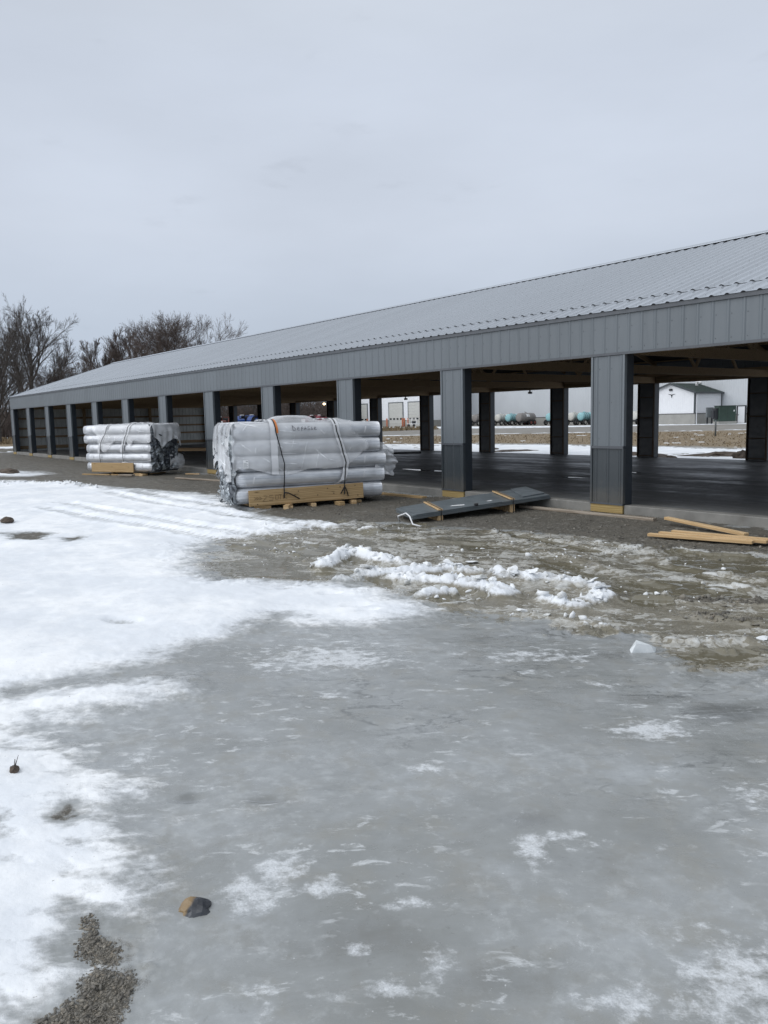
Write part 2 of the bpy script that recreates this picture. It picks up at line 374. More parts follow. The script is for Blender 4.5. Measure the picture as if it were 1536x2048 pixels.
DARK= [(4.61,-5.723,0.414,0.462,0.179,-0.236,0.8),(6.04,-6.578,0.163,0.19,0.081,-0.143,0.9),(5.67,-6.717,0.253,0.294,0.09,-0.132,0.5),(6.277,-9.215,0.258,0.318,0.165,-0.115,0.5),(6.449,-8.386,0.182,0.221,0.099,-0.119,0.5),(5.571,-9.238,0.148,0.179,0.183,-0.094,0.3),(6.138,-8.258,0.114,0.139,0.065,-0.072,0.6),(5.312,-8.987,0.069,0.083,0.054,-0.03,0.6),(5.074,-9.237,0.039,0.048,0.06,-0.026,0.8),(4.848,-6.361,0.566,0.643,0.112,-0.138,0.5),(6.716,-8.993,0.162,0.201,0.082,-0.083,0.5),(4.214,-6.43,0.289,0.324,0.16,-0.165,0.4)]
RIDGES= [([(1.032,-5.917),(0.735,-5.484),(0.508,-5.243),(1.03,-5.271),(1.461,-5.176)],0.17,0.15,1.0),([(1.833,-6.17),(1.795,-5.706),(2.004,-5.411),(2.095,-5.007),(2.499,-4.963),(2.976,-4.815)],0.18,0.15,1.0),([(2.133,-5.711),(2.561,-5.429),(3.061,-5.381),(3.283,-5.445)],0.2,0.14,1.0),([(2.845,-6.037),(2.978,-5.775)],0.12,0.1,1.0),([(3.044,-4.674),(3.301,-4.607),(3.686,-4.648)],0.16,0.13,0.8),([(3.734,-5.325),(4.004,-5.324),(3.943,-4.875)],0.16,0.13,0.9),([(3.738,-5.943),(4.026,-5.723),(4.266,-5.645),(4.705,-5.7)],0.1,0.05,0.8),([(4.53,-4.459),(4.735,-4.263),(5.006,-4.073),(5.483,-3.681)],0.12,0.1,0.0),([(4.755,-4.895),(4.969,-4.753),(5.23,-4.713)],0.12,0.08,0.1),([(5.225,-5.526),(5.318,-5.364),(5.496,-5.22)],0.1,0.07,0.4),([(4.016,-4.653),(4.352,-4.403)],0.1,0.05,0.5),([(1.344,-4.485),(1.82,-4.456),(1.926,-4.167)],0.15,0.05,0.8),([(-2.581,-4.721),(-1.457,-4.517),(-1.118,-4.049),(-0.883,-3.681)],0.15,0.05,0.9),([(2.012,-3.464),(2.346,-3.46),(2.885,-3.614)],0.2,0.05,0.7),([(2.93,-2.675),(2.935,-2.18),(3.393,-2.203),(3.893,-1.876)],0.15,0.08,0.2),([(-1.008,-5.941),(-0.471,-5.727),(0.175,-5.681)],0.1,0.05,0.8),([(-21.158,-8.872),(-16.368,-5.591),(-15.426,-5.271),(-13.794,-4.384),(-11.765,-4.233)],0.3,0.1,1.0)]
RUTS= [[(-10.591,-4.432),(-8.783,-4.539),(-6.759,-4.562),(-3.73,-4.475),(-2.66,-4.322),(-1.706,-4.185),(-0.2,-4.198),(1.061,-4.072)],[(-10.038,-3.971),(-6.473,-3.951),(-4.314,-3.979),(-2.969,-3.765),(-2.055,-3.586)],[(-7.92,-6.519),(-5.441,-6.254),(-3.768,-6.014),(-1.896,-5.875),(-0.919,-5.625),(0.14,-5.519)],[(-8.604,-5.954),(-5.916,-5.746),(-4.061,-5.566),(-2.475,-5.364),(-1.185,-5.172)],[(-1.118,-4.049),(0.458,-3.962),(1.333,-3.479),(2.104,-3.612),(3.092,-3.962),(3.961,-4.196)],[(0.944,-2.7),(2.287,-2.936),(3.318,-3.247),(4.247,-3.398),(4.918,-3.325)]]
FEET=[(2.214, -6.601, 0.9, 0.8), (2.725, -6.67, 1.0, 0.9), (2.95, -6.711, 1.0, 0.7), (1.718, -6.761, 0.9, 0.7), (5.087, -9.242, 0.9, 0.55), (5.312, -8.987, 0.9, 0.5), (1.024, -6.444, 0.8, 0.8), (1.86, -8.404, 0.7, 1.2)]
# ------------------------------------------------------------------ numpy noise
def _h(ix, iy, seed):
    n = (ix.astype(np.int64)*374761393 + iy.astype(np.int64)*668265263 + seed*982451653) & 0xffffffff
    n = ((n ^ (n >> 13))*1274126177) & 0xffffffff
    n = n ^ (n >> 16)
    return (n & 0xffff).astype(np.float32)/65535.
def vn(x, y, seed=0):
    fx = np.floor(x); fy = np.floor(y); ix = fx.astype(np.int64); iy = fy.astype(np.int64)
    u = (x-fx); v = (y-fy); u = u*u*u*(u*(u*6-15)+10); v = v*v*v*(v*(v*6-15)+10)
    a = _h(ix, iy, seed); b = _h(ix+1, iy, seed); c = _h(ix, iy+1, seed); d = _h(ix+1, iy+1, seed)
    return (a*(1-u)+b*u)*(1-v)+(c*(1-u)+d*u)*v
def fbm(x, y, f, oct=4, seed=0, gain=.5):
    r = 0; a = 1; tot = 0
    for i in range(oct):
        cs, sn = math.cos(.6*i+.3), math.sin(.6*i+.3)
        r = r+a*vn((x*cs-y*sn)*f+17.3*i, (x*sn+y*cs)*f-9.1*i, seed+i); tot += a; a *= gain; f *= 2.03
    return r/tot-.5
def sdf(x, y, poly):
    """signed distance, positive inside"""
    n = len(poly); d = np.full(x.shape, 1e9, np.float32); ins = np.zeros(x.shape, bool)
    for i in range(n):
        ax, ay = poly[i]; bx, by = poly[(i+1) % n]
        ex, ey = bx-ax, by-ay; L = ex*ex+ey*ey+1e-12
        wx = x-ax; wy = y-ay
        t = np.clip((wx*ex+wy*ey)/L, 0, 1)
        d = np.minimum(d, (wx-ex*t)**2+(wy-ey*t)**2)
        c = ((ay > y) != (by > y))
        if abs(by-ay) > 1e-9: ins ^= c & (x < ex*(y-ay)/(by-ay)+ax)
    d = np.sqrt(d)
    return np.where(ins, d, -d)
def pline(x, y, pts):
    """distance to a polyline, and the length along it"""
    d = np.full(x.shape, 1e9, np.float32); s = np.zeros(x.shape, np.float32); acc = 0
    for (ax, ay), (bx, by) in zip(pts[:-1], pts[1:]):
        ex, ey = bx-ax, by-ay; L = math.hypot(ex, ey)+1e-9
        t = np.clip(((x-ax)*ex+(y-ay)*ey)/(L*L), 0, 1)
        q = np.hypot(x-ax-ex*t, y-ay-ey*t); m = q < d
        d = np.where(m, q, d); s = np.where(m, acc+t*L, s); acc += L
    return d, s
def ellipses(x, y, L):
    r = np.zeros(x.shape, np.float32)
    for cx, cy, ax, ay, bx, by, k in L:
        det = ax*by-ay*bx; dx = x-cx; dy = y-cy
        u = (dx*by-dy*bx)/det; v = (ax*dy-ay*dx)/det
        r = np.maximum(r, k*np.exp(-.75*(u*u+v*v)))
    return r
def cells(x, y, f, seed):
    """broken plates: two hashes of the nearest cell, offset from its centre, and how far inside it lies"""
    X = x*f; Y = y*f; ix = np.floor(X).astype(np.int64); iy = np.floor(Y).astype(np.int64)
    b1 = np.full(X.shape, 9., np.float32); b2 = b1.copy(); H = np.zeros_like(b1); K = np.zeros_like(b1); DX = np.zeros_like(b1); DY = np.zeros_like(b1)
    for i in (-1, 0, 1):
        for j in (-1, 0, 1):
            px = ix+i+_h(ix+i, iy+j, seed); py = iy+j+_h(ix+i, iy+j, seed+1)
            dx = X-px; dy = Y-py; q = np.sqrt(dx*dx+dy*dy); m = q < b1
            b2 = np.where(m, b1, np.minimum(b2, q)); b1 = np.where(m, q, b1)
            H = np.where(m, _h(ix+i, iy+j, seed+2), H); K = np.where(m, _h(ix+i, iy+j, seed+3), K)
            DX = np.where(m, dx, DX); DY = np.where(m, dy, DY)
    return H, K, DX/f, DY/f, b2-b1
def smooth(v, a, b):
    t = np.clip((v-a)/(b-a), 0, 1); return t*t*(3-2*t)

# ------------------------------------------------------------------ ground
CX, CY, CH = 8.2079, -10.5116, 1.463
AZ = math.atan2(.6052, -.7961)
GZ = -.16
def ground_fields(x, y):
    d = np.hypot(x-CX, y-CY)
    nb = fbm(x, y, .35, 3, 3); n1 = fbm(x, y, 1.3, 4, 11); n2 = fbm(x, y, 6., 4, 23); n3 = fbm(x, y, 22., 3, 31)
    A = .06+.028*np.minimum(d, 12); w = .05+.011*np.minimum(d, 30)
    near = d < 45
    def poly(L, amp=1., wk=1.):
        r = np.full(x.shape, -9., np.float32)
        for q in L: 
            q = np.array(q); 
            r[near] = np.maximum(r[near], sdf(x[near], y[near], q))
        r = r+amp*A*(n1*1.0+n2*1.1+n3*.6)
        return np.clip(.5+r/(2*w*wk), 0, 1)
    snow = poly(SNOW, 1.15, 2.6)
    bare = poly(BARE, .7)
    gp = poly(GPATCH, .55, 1.3)
    slush = poly(SLUSH, 2.3, 1.5)
    grav = poly(GRAVEL, 1.1, 1.1)
    water = poly(WATER, .9, .9)
    frost = ellipses(x, y, FROST); dark = ellipses(x, y, DARK)
    # thin snow in the near left: streaky cover with grey between
    thin = smooth(d, 3.9, 2.6)*snow
    streak = fbm(x*1.0+y*.2, y*2.2-x*.9, 5., 4, 71)
    snow = snow*(1-thin*smooth(streak, -.14, .24)*.66)
    snow = snow*(1-bare)*(1-gp)
    grav = np.maximum(np.maximum(grav, gp), bare)
    foot = np.zeros_like(x)
    for fx, fy, a_, s_ in FEET:
        dx, dy = x-fx, y-fy; c_, q_ = math.cos(a_), math.sin(a_)
        foot = np.maximum(foot, np.exp(-((((dx*c_+dy*q_)/(.13*s_))**2+((dy*c_-dx*q_)/(.06*s_))**2)**2)))
    snow = snow*(1-.4*foot)
    # tyre ruts
    rut = np.zeros_like(x); berm = np.zeros_like(x); tread = np.zeros_like(x)
    for L in RUTS:
        q = np.full(x.shape, 9., np.float32); s = np.zeros_like(q)
        q[near], s[near] = pline(x[near], y[near], L)
        q = q+.05*n1
        k = np.exp(-(q/.16)**4); rut = np.maximum(rut, k)
        berm = np.maximum(berm, np.exp(-((q-.25)/.07)**2)*(.6+1.6*n2))
        tread = np.maximum(tread, k*(.5+.5*np.sin(2*np.pi*s/.16+q*14)))
    snow = np.clip(snow-.20*rut*(snow > 0)-.25*tread*rut, 0, 1)
    # ridges of pushed-up slush
    rid = np.zeros_like(x); rw = np.zeros_like(x)
    rg = 1-np.abs(fbm(x, y, 7., 3, 91))*4
    for L, wd, h, wt in RIDGES:
        q = np.full(x.shape, 9., np.float32)
        q[near] = pline(x[near], y[near], L)[0]
        q = q+.16*n1+.07*n2
        k = np.exp(-(np.maximum(q, 0)/(wd*.72))**2)
        hh = .62*h*k*(.70+1.1*n1+.75*n2)
        rw = np.where(hh > rid, wt, rw); rid = np.maximum(rid, hh)
    ch, ck, cdx, cdy, cin = cells(x+.03*n3, y+.03*fbm(x, y, 20., 2, 77), 9., 611)
    c2 = cells(x+.02*n3, y-.02*n3, 21., 633)
    rk_ = smooth(rid, .005, .05)
    rid = rid*(.75+.5*ch)+rk_*(.020*(c2[0]-.5)+.022*n3+(ck-.5)*.22*cdx)
    rid = np.maximum(rid, 0)
    rmask = smooth(rid, .008, .035)*np.clip(.84+1.5*n2+.8*nb, .3, 1)
    # thin crust broken into plates, some lifted, some sunk under the water
    wx = x+.09*n2+.05*n3; wy = y+.09*fbm(x, y, 6., 3, 24)
    ph, pk, pdx, pdy, pin = cells(wx*.8-wy*.6, wx*.6+wy*.8, 4.2, 501)
    pw = smooth(n1+.7*nb, -.10, .12)
    plate = slush*(ph > .52)*smooth(pin, .05, .12)*pw
    pz = plate*(.012+.05*(ph-.5)+(pk-.5)*.30*pdx+(ph-.75)*.5*pdy)
    # far field: the yard beyond the barn and beyond its left end
    back = smooth(y, 12., 12.6)
    yb = y+3.*nb+n1*2.2
    edge = 22.6-np.clip(-x-24, 0, 8)*.5
    k = yb-(32.3+np.clip((x+45.5)*.86, -9, 26))
    grass = back*smooth(yb-edge, -.4, .6)*(1-smooth(k, -1., 1.5))
    fsnow = back*(1-smooth(yb-edge+1.2+2.*n2, -.8, .6))
    fsnow = np.maximum(fsnow, back*smooth(k, .3, 1.4)*(1-smooth(k, 2.6, 4.2))*smooth(n1+nb*1.3, -.06, .1))
    s0 = 58.5+np.clip(x+60, 0, 30)*.8
    fsnow = np.maximum(fsnow, back*smooth(yb-s0, 0, 1.5)*(1-smooth(yb-s0, 12., 14.))*(x < 30))
    fsnow = np.maximum(fsnow, back*smooth(n1+.6*nb, .27, .33)*grass*.9)
    fsnow = fsnow*(1-smooth(fbm(x, y*2, .5, 4, 57), .21, .26)*(y > 14))
    left = smooth(-x, 42, 46)*(1-back)
    lg = left*smooth(d, 66, 70)
    grass = np.maximum(grass, lg); fsnow = np.maximum(fsnow, left*(1-lg)*smooth(n1+nb, .02, .12))
    grass = np.maximum(grass, smooth(d, 175, 190))
    snow = np.maximum(snow*(1-back), fsnow)
    road = back*(1-grass)*(1-fsnow)
    rest = smooth(d, 24, 28)*(1-back)*(1-left)
    grav = np.maximum(grav*(1-back), np.maximum(rest*(1-snow), left*(1-fsnow)*(1-grass)))
    slush = slush*(1-back); water = np.maximum(water, smooth(rut, .35, .8)*slush*smooth(n2+n1, -.15, .1)*.9)
    water = np.maximum(water, slush*smooth(n1+1.4*nb, .07, .17)*.9)
    water = water*(1-back)*slush
    snow = np.where(rmask*rw > snow, np.maximum(snow, rmask*rw*.9), snow)
    water = water*(1-rmask)
    grav = np.maximum(grav*(1-snow), rmask*(1-rw))
    # height
    z = GZ+.012*nb+.010*n1*(1-smooth(water, .2, .8))
    z = z-(.008+.03*snow)*foot
    z = z+snow*(.030+.045*n1+.05*nb+.014*n2)*(1-thin*.6)+(thin*snow)*.012*streak
    z = z+grav*(.022*n2+.018*n3)+gp*.010*(fbm(x, y, 45., 2, 9)+.6*n3)+slush*(1-water)*(.010*n2+.008*n3+.004)-water*.012
    z = z+.0035*fbm(x, y, 9., 3, 44)*(1-snow)
    sl = np.maximum(snow, slush*.8)
    z = z-.042*rut*snow-.022*rut*slush*(1-snow)+.024*berm*np.maximum(snow, slush*.45)+.022*tread*snow*(rut > .3)
    z = z+rid+np.clip(pz, -.01, .06)*(1-water)*(1-rmask)
    frost = np.where(slush > .3, plate*(.55+.9*pk), frost)
    z = z+smooth(y, -1.0, 0.)*(y < .3)*.02
    z = np.where((y > .04) & (y < 11.9) & (x > -40.05) & (x < 14.5), -.34, z)
    return z, snow, slush, grav, water, frost, dark, grass, road

def build_ground():
    rs = [.02, .3, .7, 1.1, 1.4]; r = 1.55
    while r < 22: rs.append(r); r *= 1.0036
    while r < 170: rs.append(r); r *= 1.012
    while r < 2600: rs.append(r); r *= 1.09
    an = list(np.arange(-32, 32.01, .1))+list(np.arange(36, 328, 4.))
    rs = np.array(rs, np.float32); an = np.radians(np.array(an, np.float32))
    nr, na = len(rs), len(an)
    rr, aa = np.meshgrid(rs, an, indexing='ij')
    x = (CX+rr*np.cos(AZ-aa)).ravel(); y = (CY+rr*np.sin(AZ-aa)).ravel()
    z, snow, slush, grav, water, frost, dark, grass, road = ground_fields(x, y)
    co = np.stack([x, y, z], 1).astype(np.float32)
    i, j = np.meshgrid(np.arange(nr-1), np.arange(na), indexing='ij')
    j2 = (j+1) % na
    q = np.stack([i*na+j, i*na+j2, (i+1)*na+j2, (i+1)*na+j], -1).reshape(-1, 4)[:, ::-1]
    me = bpy.data.meshes.new('ground')
    me.vertices.add(len(co)); me.vertices.foreach_set('co', co.ravel())
    me.loops.add(q.size); me.loops.foreach_set('vertex_index', q.ravel().astype(np.int32))
    me.polygons.add(len(q)); me.polygons.foreach_set('loop_start', np.arange(0, q.size, 4, dtype=np.int32))
    me.polygons.foreach_set('use_smooth', np.ones(len(q), bool))
    me.update(calc_edges=True)
    for nm, ch in (('cover', (snow, slush, grav, water)), ('cover_more', (frost, dark, grass, road))):
        at = me.attributes.new(nm, 'FLOAT_COLOR', 'POINT')
        at.data.foreach_set('color', np.stack(ch, 1).astype(np.float32).ravel())
    me.materials.append(ground_mat())
    o = link(bpy.data.objects.new('ground', me)); tag(o, kind='structure')
    return o

def ground_mat():
    t = NT('winter_ground'); p = t.pos()
    def chans(nm):
        a = t.node('ShaderNodeAttribute', attribute_name=nm); s = t.node('ShaderNodeSeparateColor'); t.l.new(a.outputs['Color'], s.inputs[0])
        return s.outputs[0], s.outputs[1], s.outputs[2], a.outputs['Alpha']
    A = lambda *v: v[0] if len(v) == 1 else t.math('ADD', v[0], A(*v[1:]))
    X = lambda a, b: t.math('MULTIPLY', a, b)
    C = lambda n, k: X(t.math('SUBTRACT', n, .5), k)           # centred noise
    snow, slush, grav, water = chans('cover'); frost, dark, grass, road = chans('cover_more')
    n_lo = t.noise(p, .9, 5, .6); n_md = t.noise(p, 5., 8, .66); n_hi = t.noise(p, 28., 6, .68); n_fi = t.noise(p, 120., 4, .7)
    n_st = t.noise(t.along(p, 52.6, (1.7, 1, 1)), 4.2, 9, .68, .4)
    n_sf = t.noise(t.along(p, 52.6, (2.2, 1, 1)), 16., 7, .68, .4)
    # ---- clear grey ice
    k = A(X(n_lo, .62), X(n_st, .38))
    ice = t.mix(t.step(k, .32, .68), (.212, .219, .210), (.338, .354, .360))
    ice = t.mix(X(t.step(n_md, .46, .70), .5), ice, (.265, .258, .228))
    n_m2 = t.noise(p, 13., 8, .7)
    ice = t.mix(X(t.step(A(n_m2, C(n_lo, .7)), .50, .74), .5), ice, (.43, .45, .455))
    ice = t.mix(X(t.step(A(n_m2, C(n_st, -.6)), .36, .26), .45), ice, (.155, .155, .145))
    ice = t.mix(X(t.step(A(dark, C(n_md, .9)), .2, .8), .62), ice, (.142, .148, .148))
    ice = t.mix(X(t.step(A(n_st, C(n_lo, .8)), .55, .78), .32), ice, (.40, .425, .445))
    # white bubbles and flakes frozen in
    fl = X(t.step(n_sf, .56, .66), t.step(t.noise(p, 1.4, 5, .6), .42, .60))
    ice = t.mix(X(fl, .75), ice, (.60, .62, .63))
    sp = X(t.step(t.noise(p, 75., 3, .6), .66, .72), t.step(n_m2, .45, .6))
    ice = t.mix(X(sp, .7), ice, (.62, .64, .65))
    # ripple lines on the frozen surface
    rr = t.along(p, 52.6, (2.4, 1, 1))
    wl = t.noise(rr, 3.0, 3, .55, .35); wl2 = t.noise(rr, 6.5, 3, .55, .3)
    ln = t.step(t.math('ABSOLUTE', t.math('SUBTRACT', wl, .5)), .003, .030, 1., 0.)
    ln = t.math('MAXIMUM', ln, X(t.step(t.math('ABSOLUTE', t.math('SUBTRACT', wl2, .54)), .002, .022, 1., 0.), .8))
    dn = t.node('ShaderNodeVectorMath', operation='DISTANCE'); t.l.new(p, dn.inputs[0]); dn.inputs[1].default_value = (5.2, -7.0, GZ)
    ln = X(ln, t.step(dn.outputs['Value'], .8, 2.2, 1., .06))
    ln = X(X(ln, t.step(t.noise(p, .8, 5, .65), .44, .56)), X(t.step(n_m2, .40, .50), t.step(n_hi, .36, .52)))
    ice = t.mix(X(ln, .72), ice, (.10, .105, .104))
    # frost and thin snow on the ice
    fa = A(C(n_m2, 2.0), C(n_sf, 1.4), C(n_st, 1.6), C(n_hi, .9))
    fm = t.step(A(frost, fa), .42, 1.10)
    fs = A(C(n_st, 1.8), C(n_sf, .9), C(n_lo, .8))
    fm = t.math('MAXIMUM', fm, X(t.step(fs, .30, .85), .5))
    fm = X(fm, t.mixf(t.step(n_fi, .3, .65), .5, .92))
    col = t.mix(fm, ice, (.70, .725, .75))
    rough = t.mixf(fm, X(t.mixf(t.step(n_st, .3, .7), .20, .42), t.mixf(t.step(A(dark, C(n_md, .6)), .35, .8), 1., .25)), .8)
    # ---- slush and mud: wet tan ground, grey crust, pale rims
    n_s2 = t.noise(t.along(p, 40, (2.4, 1, 1)), 5.5, 7, .66, .6)
    sl = A(X(n_s2, .6), X(n_hi, .4))
    fp = t.node('ShaderNodeVectorMath', operation='ADD'); t.l.new(p, fp.inputs[0])
    nc = t.node('ShaderNodeTexNoise', {'Scale': 14., 'Detail': 4.}); t.l.new(p, nc.inputs['Vector'])
    fs_ = t.node('ShaderNodeVectorMath', operation='SCALE'); t.l.new(nc.outputs['Color'], fs_.inputs[0]); fs_.inputs['Scale'].default_value = .09; t.l.new(fs_.outputs[0], fp.inputs[1])
    def flakes(sc_, k, a, b):
        v = t.node('ShaderNodeSeparateColor'); t.l.new(t.voro(fp.outputs[0], sc_, out=1), v.inputs[0])
        return t.step(A(v.outputs[0], C(n_s2, k), C(n_lo, k)), a, b)
    f1 = flakes(13., 2.8, .74, .80); f2 = flakes(34., 3., .72, .78)
    s_c = t.mix(t.step(sl, .38, .60), (.160, .144, .104), (.250, .230, .185))
    s_c = t.mix(X(t.math('MAXIMUM', f1, f2), .85), s_c, t.mix(t.step(n_hi, .4, .6), (.34, .33, .295), (.50, .50, .475)))
    s_c = t.mix(t.step(A(sl, C(n_lo, .8)), .62, .76), s_c, (.60, .61, .60))
    s_c = t.mix(X(t.step(A(n_md, C(n_hi, .3)), .60, .68), .8), s_c, (.105, .098, .082))
    sm = t.step(A(slush, C(n_hi, .5), C(n_st, .5)), .30, .70)
    s_c = t.mix(X(t.step(A(frost, C(n_hi, .8), C(n_s2, .8)), .45, 1.1), .8), s_c, (.60, .61, .60))
    col = t.mix(sm, col, s_c); rough = t.mixf(sm, rough, t.mixf(t.math('MAXIMUM', f1, t.step(sl, .48, .6)), .09, .5))
    # ---- gravel, two sizes of stone
    def stones(sc_, lo, hi):
        vd = t.voro(p, sc_, out=1); vg = t.voro(p, sc_, 'DISTANCE_TO_EDGE')
        vs = t.node('ShaderNodeSeparateColor'); t.l.new(vd, vs.inputs[0])
        c = t.mix(vs.outputs[0], lo, hi); return t.mix(t.step(vg, .0, .12, 1., 0.), c, sc(lo, .55)), vg
    g1, e1 = stones(42., (.085, .078, .064), (.245, .230, .198)); g2, e2 = stones(120., (.075, .068, .056), (.22, .205, .175))
    gsel = t.step(n_hi, .47, .55)
    gc = t.mix(gsel, g1, g2)
    gc = t.mix(X(t.step(A(n_lo, C(n_md, .6)), .40, .62), .75), gc, (.155, .142, .118))
    gc = t.mix(X(t.step(A(n_st, C(n_lo, .8)), .54, .70), .6), gc, (.085, .077, .063))
    gc = t.mix(X(t.step(A(n_m2, C(n_st, 1.)), .58, .74), .7), gc, (.34, .33, .30))
    gm = t.step(A(grav, C(n_hi, .6), C(n_md, .5)), .35, .65)
    col = t.mix(gm, col, gc); rough = t.mixf(gm, rough, t.mixf(t.step(n_md, .4, .6), .5, .75))
    # ---- far road and dead grass
    col = t.mix(road, col, t.mix(t.step(n_lo, .35, .65), (.20, .188, .168), (.26, .246, .225)))
    gn = t.noise(t.mapping(p, (1, .45, 1)), 1.4, 8, .72)
    col = t.mix(grass, col, t.mix(t.step(gn, .35, .65), (.165, .122, .072), (.245, .188, .115)))
    rough = t.mixf(t.math('MAXIMUM', road, grass), rough, .9)
    # ---- brown melt water with a skin of crust
    wm = t.step(A(water, C(n_hi, .4), C(n_st, .5)), .40, .60)
    wc = t.mix(t.step(A(n_s2, C(n_hi, .5)), .58, .64), (.165, .150, .108), (.36, .345, .30))
    col = t.mix(wm, col, wc); rough = t.mixf(wm, rough, .12)
    # ---- snow
    # close to the camera's left the cover is old and pitted by melt: soft grey ripples
    dq = t.node('ShaderNodeVectorMath', operation='DISTANCE'); t.l.new(p, dq.inputs[0]); dq.inputs[1].default_value = (4.9, -10.1, GZ)
    pit = t.noise(t.along(p, 60, (2.2, 1, 1)), 9., 4, .55, .3)
    pm = t.step(dq.outputs['Value'], 1.9, .9)
    sx = A(snow, C(n_hi, .55), C(n_st, .75), C(n_md, .45), X(pm, t.math('SUBTRACT', X(C(pit, 1.), 1.7), -.10)))
    sn = t.step(sx, .22, .86)
    scol = t.mix(t.step(A(n_lo, C(n_md, .5)), .38, .70), (.755, .785, .825), (.90, .915, .93))
    scol = t.mix(X(t.step(A(n_st, C(n_lo, .5)), .60, .78), .35), scol, (.60, .635, .675))
    col = t.mix(sn, col, scol); rough = t.mixf(sn, rough, .75)
    sp2 = X(t.step(t.noise(p, 46., 3, .6), .70, .74), t.step(n_lo, .42, .6))
    col = t.mix(X(X(sp2, sn), .75), col, (.16, .14, .115))
    # ---- relief
    eg = t.mixf(gsel, t.math('MINIMUM', e1, .25), X(t.math('MINIMUM', e2, .25), .5))
    b = A(X(t.mixf(gm, 0., eg), 1.3), X(n_hi, t.mixf(sm, .05, .32)), X(t.math('MAXIMUM', fm, sn), .10), X(n_st, t.mixf(sn, .10, .30)), X(n_hi, t.mixf(sn, 0., .14)))
    b = A(b, X(A(wl, wl2), t.mixf(t.math('MAXIMUM', sn, gm), .26, 0.)))
    b = A(b, X(X(pit, pm), X(sn, .5)))
    b = X(b, t.mixf(wm, 1., .0))
    t.bump(b, .8, .02)
    t.p(col=col, rough=rough, spec=t.mixf(t.math('MAXIMUM', sn, gm), .5, .25))
    return t.mat

ground = build_ground()

def height(pts):
    a = np.array(pts, np.float32); return ground_fields(a[:, 0], a[:, 1])[0]
def gz_at(x, y): return float(height([(x, y)])[0])

# ---- scattered stones and slush lumps (one object each: nobody could count them)
def ico(sub):
    bm = bmesh.new(); bmesh.ops.create_icosphere(bm, subdivisions=sub, radius=1.)
    v = np.array([x.co[:] for x in bm.verts], np.float32); bm.verts.index_update()
    f = np.array([[q.index for q in k.verts] for k in bm.faces], np.int32); bm.free(); return v, f
def hull(rg, n=15):
    """an angular broken lump: the hull of a few random points"""
    bm = bmesh.new()
    for _ in range(n):
        v = rg.normal(0, 1, 3); v /= np.linalg.norm(v)+1e-6; bm.verts.new(v*rg.uniform(.75, 1.05))
    bmesh.ops.convex_hull(bm, input=bm.verts[:]); bmesh.ops.delete(bm, geom=[v for v in bm.verts if not v.link_faces], context='VERTS')
    bmesh.ops.triangulate(bm, faces=bm.faces[:]); return bm
def scatter(name, pts, sizes, flat, mt, seed, sub=1, jit=.25, sink=.3):
    rg = np.random.default_rng(seed); V, F = ico(sub); VS = None
    if sub == 0:        # angular: random points pushed out along the corners of an icosahedron, cut flat on some sides
        V, F = ico(1); VS = []
        for _ in range(12):
            v = V.copy()
            for _k in range(7):
                nn = rg.normal(0, 1, 3); nn /= np.linalg.norm(nn); dd = rg.uniform(.22, .62)
                e = v@nn-dd; v = v-np.outer(np.maximum(e, 0), nn)
            VS.append(v)
    N = len(pts); z = height(pts)
    allv = np.empty((N, len(V), 3), np.float32)
    for i in range(N):
        v = VS[i % 12] if VS else V*(1+rg.uniform(-jit, jit, (len(V), 1)))
        v = v*np.array([rg.uniform(.8, 1.7), rg.uniform(.6, 1.1), rg.uniform(flat*.6, flat*1.3)])
        q, _ = np.linalg.qr(np.eye(3)+rg.normal(0, .45, (3, 3)))
        a = rg.uniform(0, 6.28); c, s = math.cos(a), math.sin(a)
        v = v@np.array([[c, s, 0], [-s, c, 0], [0, 0, 1]])
        v = v@q.T if rg.random() < .6 else v
        v = v*sizes[i]; v[:, 2] += z[i]+sizes[i]*flat*(1-2*sink)*.6
        v[:, 0] += pts[i][0]; v[:, 1] += pts[i][1]; allv[i] = v
    f = (F[None]+(np.arange(N)*len(V))[:, None, None]).reshape(-1, 3)
    co = allv.reshape(-1, 3)
    me = bpy.data.meshes.new(name)
    me.vertices.add(len(co)); me.vertices.foreach_set('co', co.ravel())
    me.loops.add(f.size); me.loops.foreach_set('vertex_index', f.ravel().astype(np.int32))
    me.polygons.add(len(f)); me.polygons.foreach_set('loop_start', np.arange(0, f.size, 3, dtype=np.int32))
    me.update(calc_edges=True); me.materials.append(mt)
    return link(bpy.data.objects.new(name, me))

def in_poly(poly, n, rg, edge=0.):
    P = np.array(poly); lo, hi = P.min(0), P.max(0); out = []
    while len(out) < n:
        q = rg.uniform(lo, hi, (n*3, 2)); s = sdf(q[:, 0], q[:, 1], poly)
        out += [tuple(k) for k, v in zip(q, s) if v > edge*rg.random()]
    return out[:n]
rg = np.random.default_rng(5)
pts = []; sz = []
for q, n in ((GPATCH[0], 2200), (GPATCH[1], 7000)):
    cx_, cy_ = np.array(q).mean(0)
    if True:
        w = [k for k in in_poly([((a-cx_)*1.10+cx_, (b-cy_)*1.10+cy_) for a, b in q], n, rg, .045)]
        pts += w; sz += list(np.clip(rg.lognormal(math.log(.0036), .55, len(w)), .0016, .013))
g1 = scatter('gravel', pts, sz, .7, M['gravel'], 1, sub=0, sink=.62)
tag(g1, 'wet brown gravel showing through the snow in front', 'gravel', kind='stuff')
pts = []; sz = []
fieldp = [(2.8, -3.1), (6, -1.2), (4.6, -.3), (1, -.25), (-2.4, -.1), (-7, -.2), (-7, -2.6), (-3, -3.4), (-1, -3.2), (0, -3.0)]
pts += in_poly(fieldp, 5000, rg); sz += list(np.clip(rg.lognormal(math.log(.0075), .6, 5000), .004, .034))
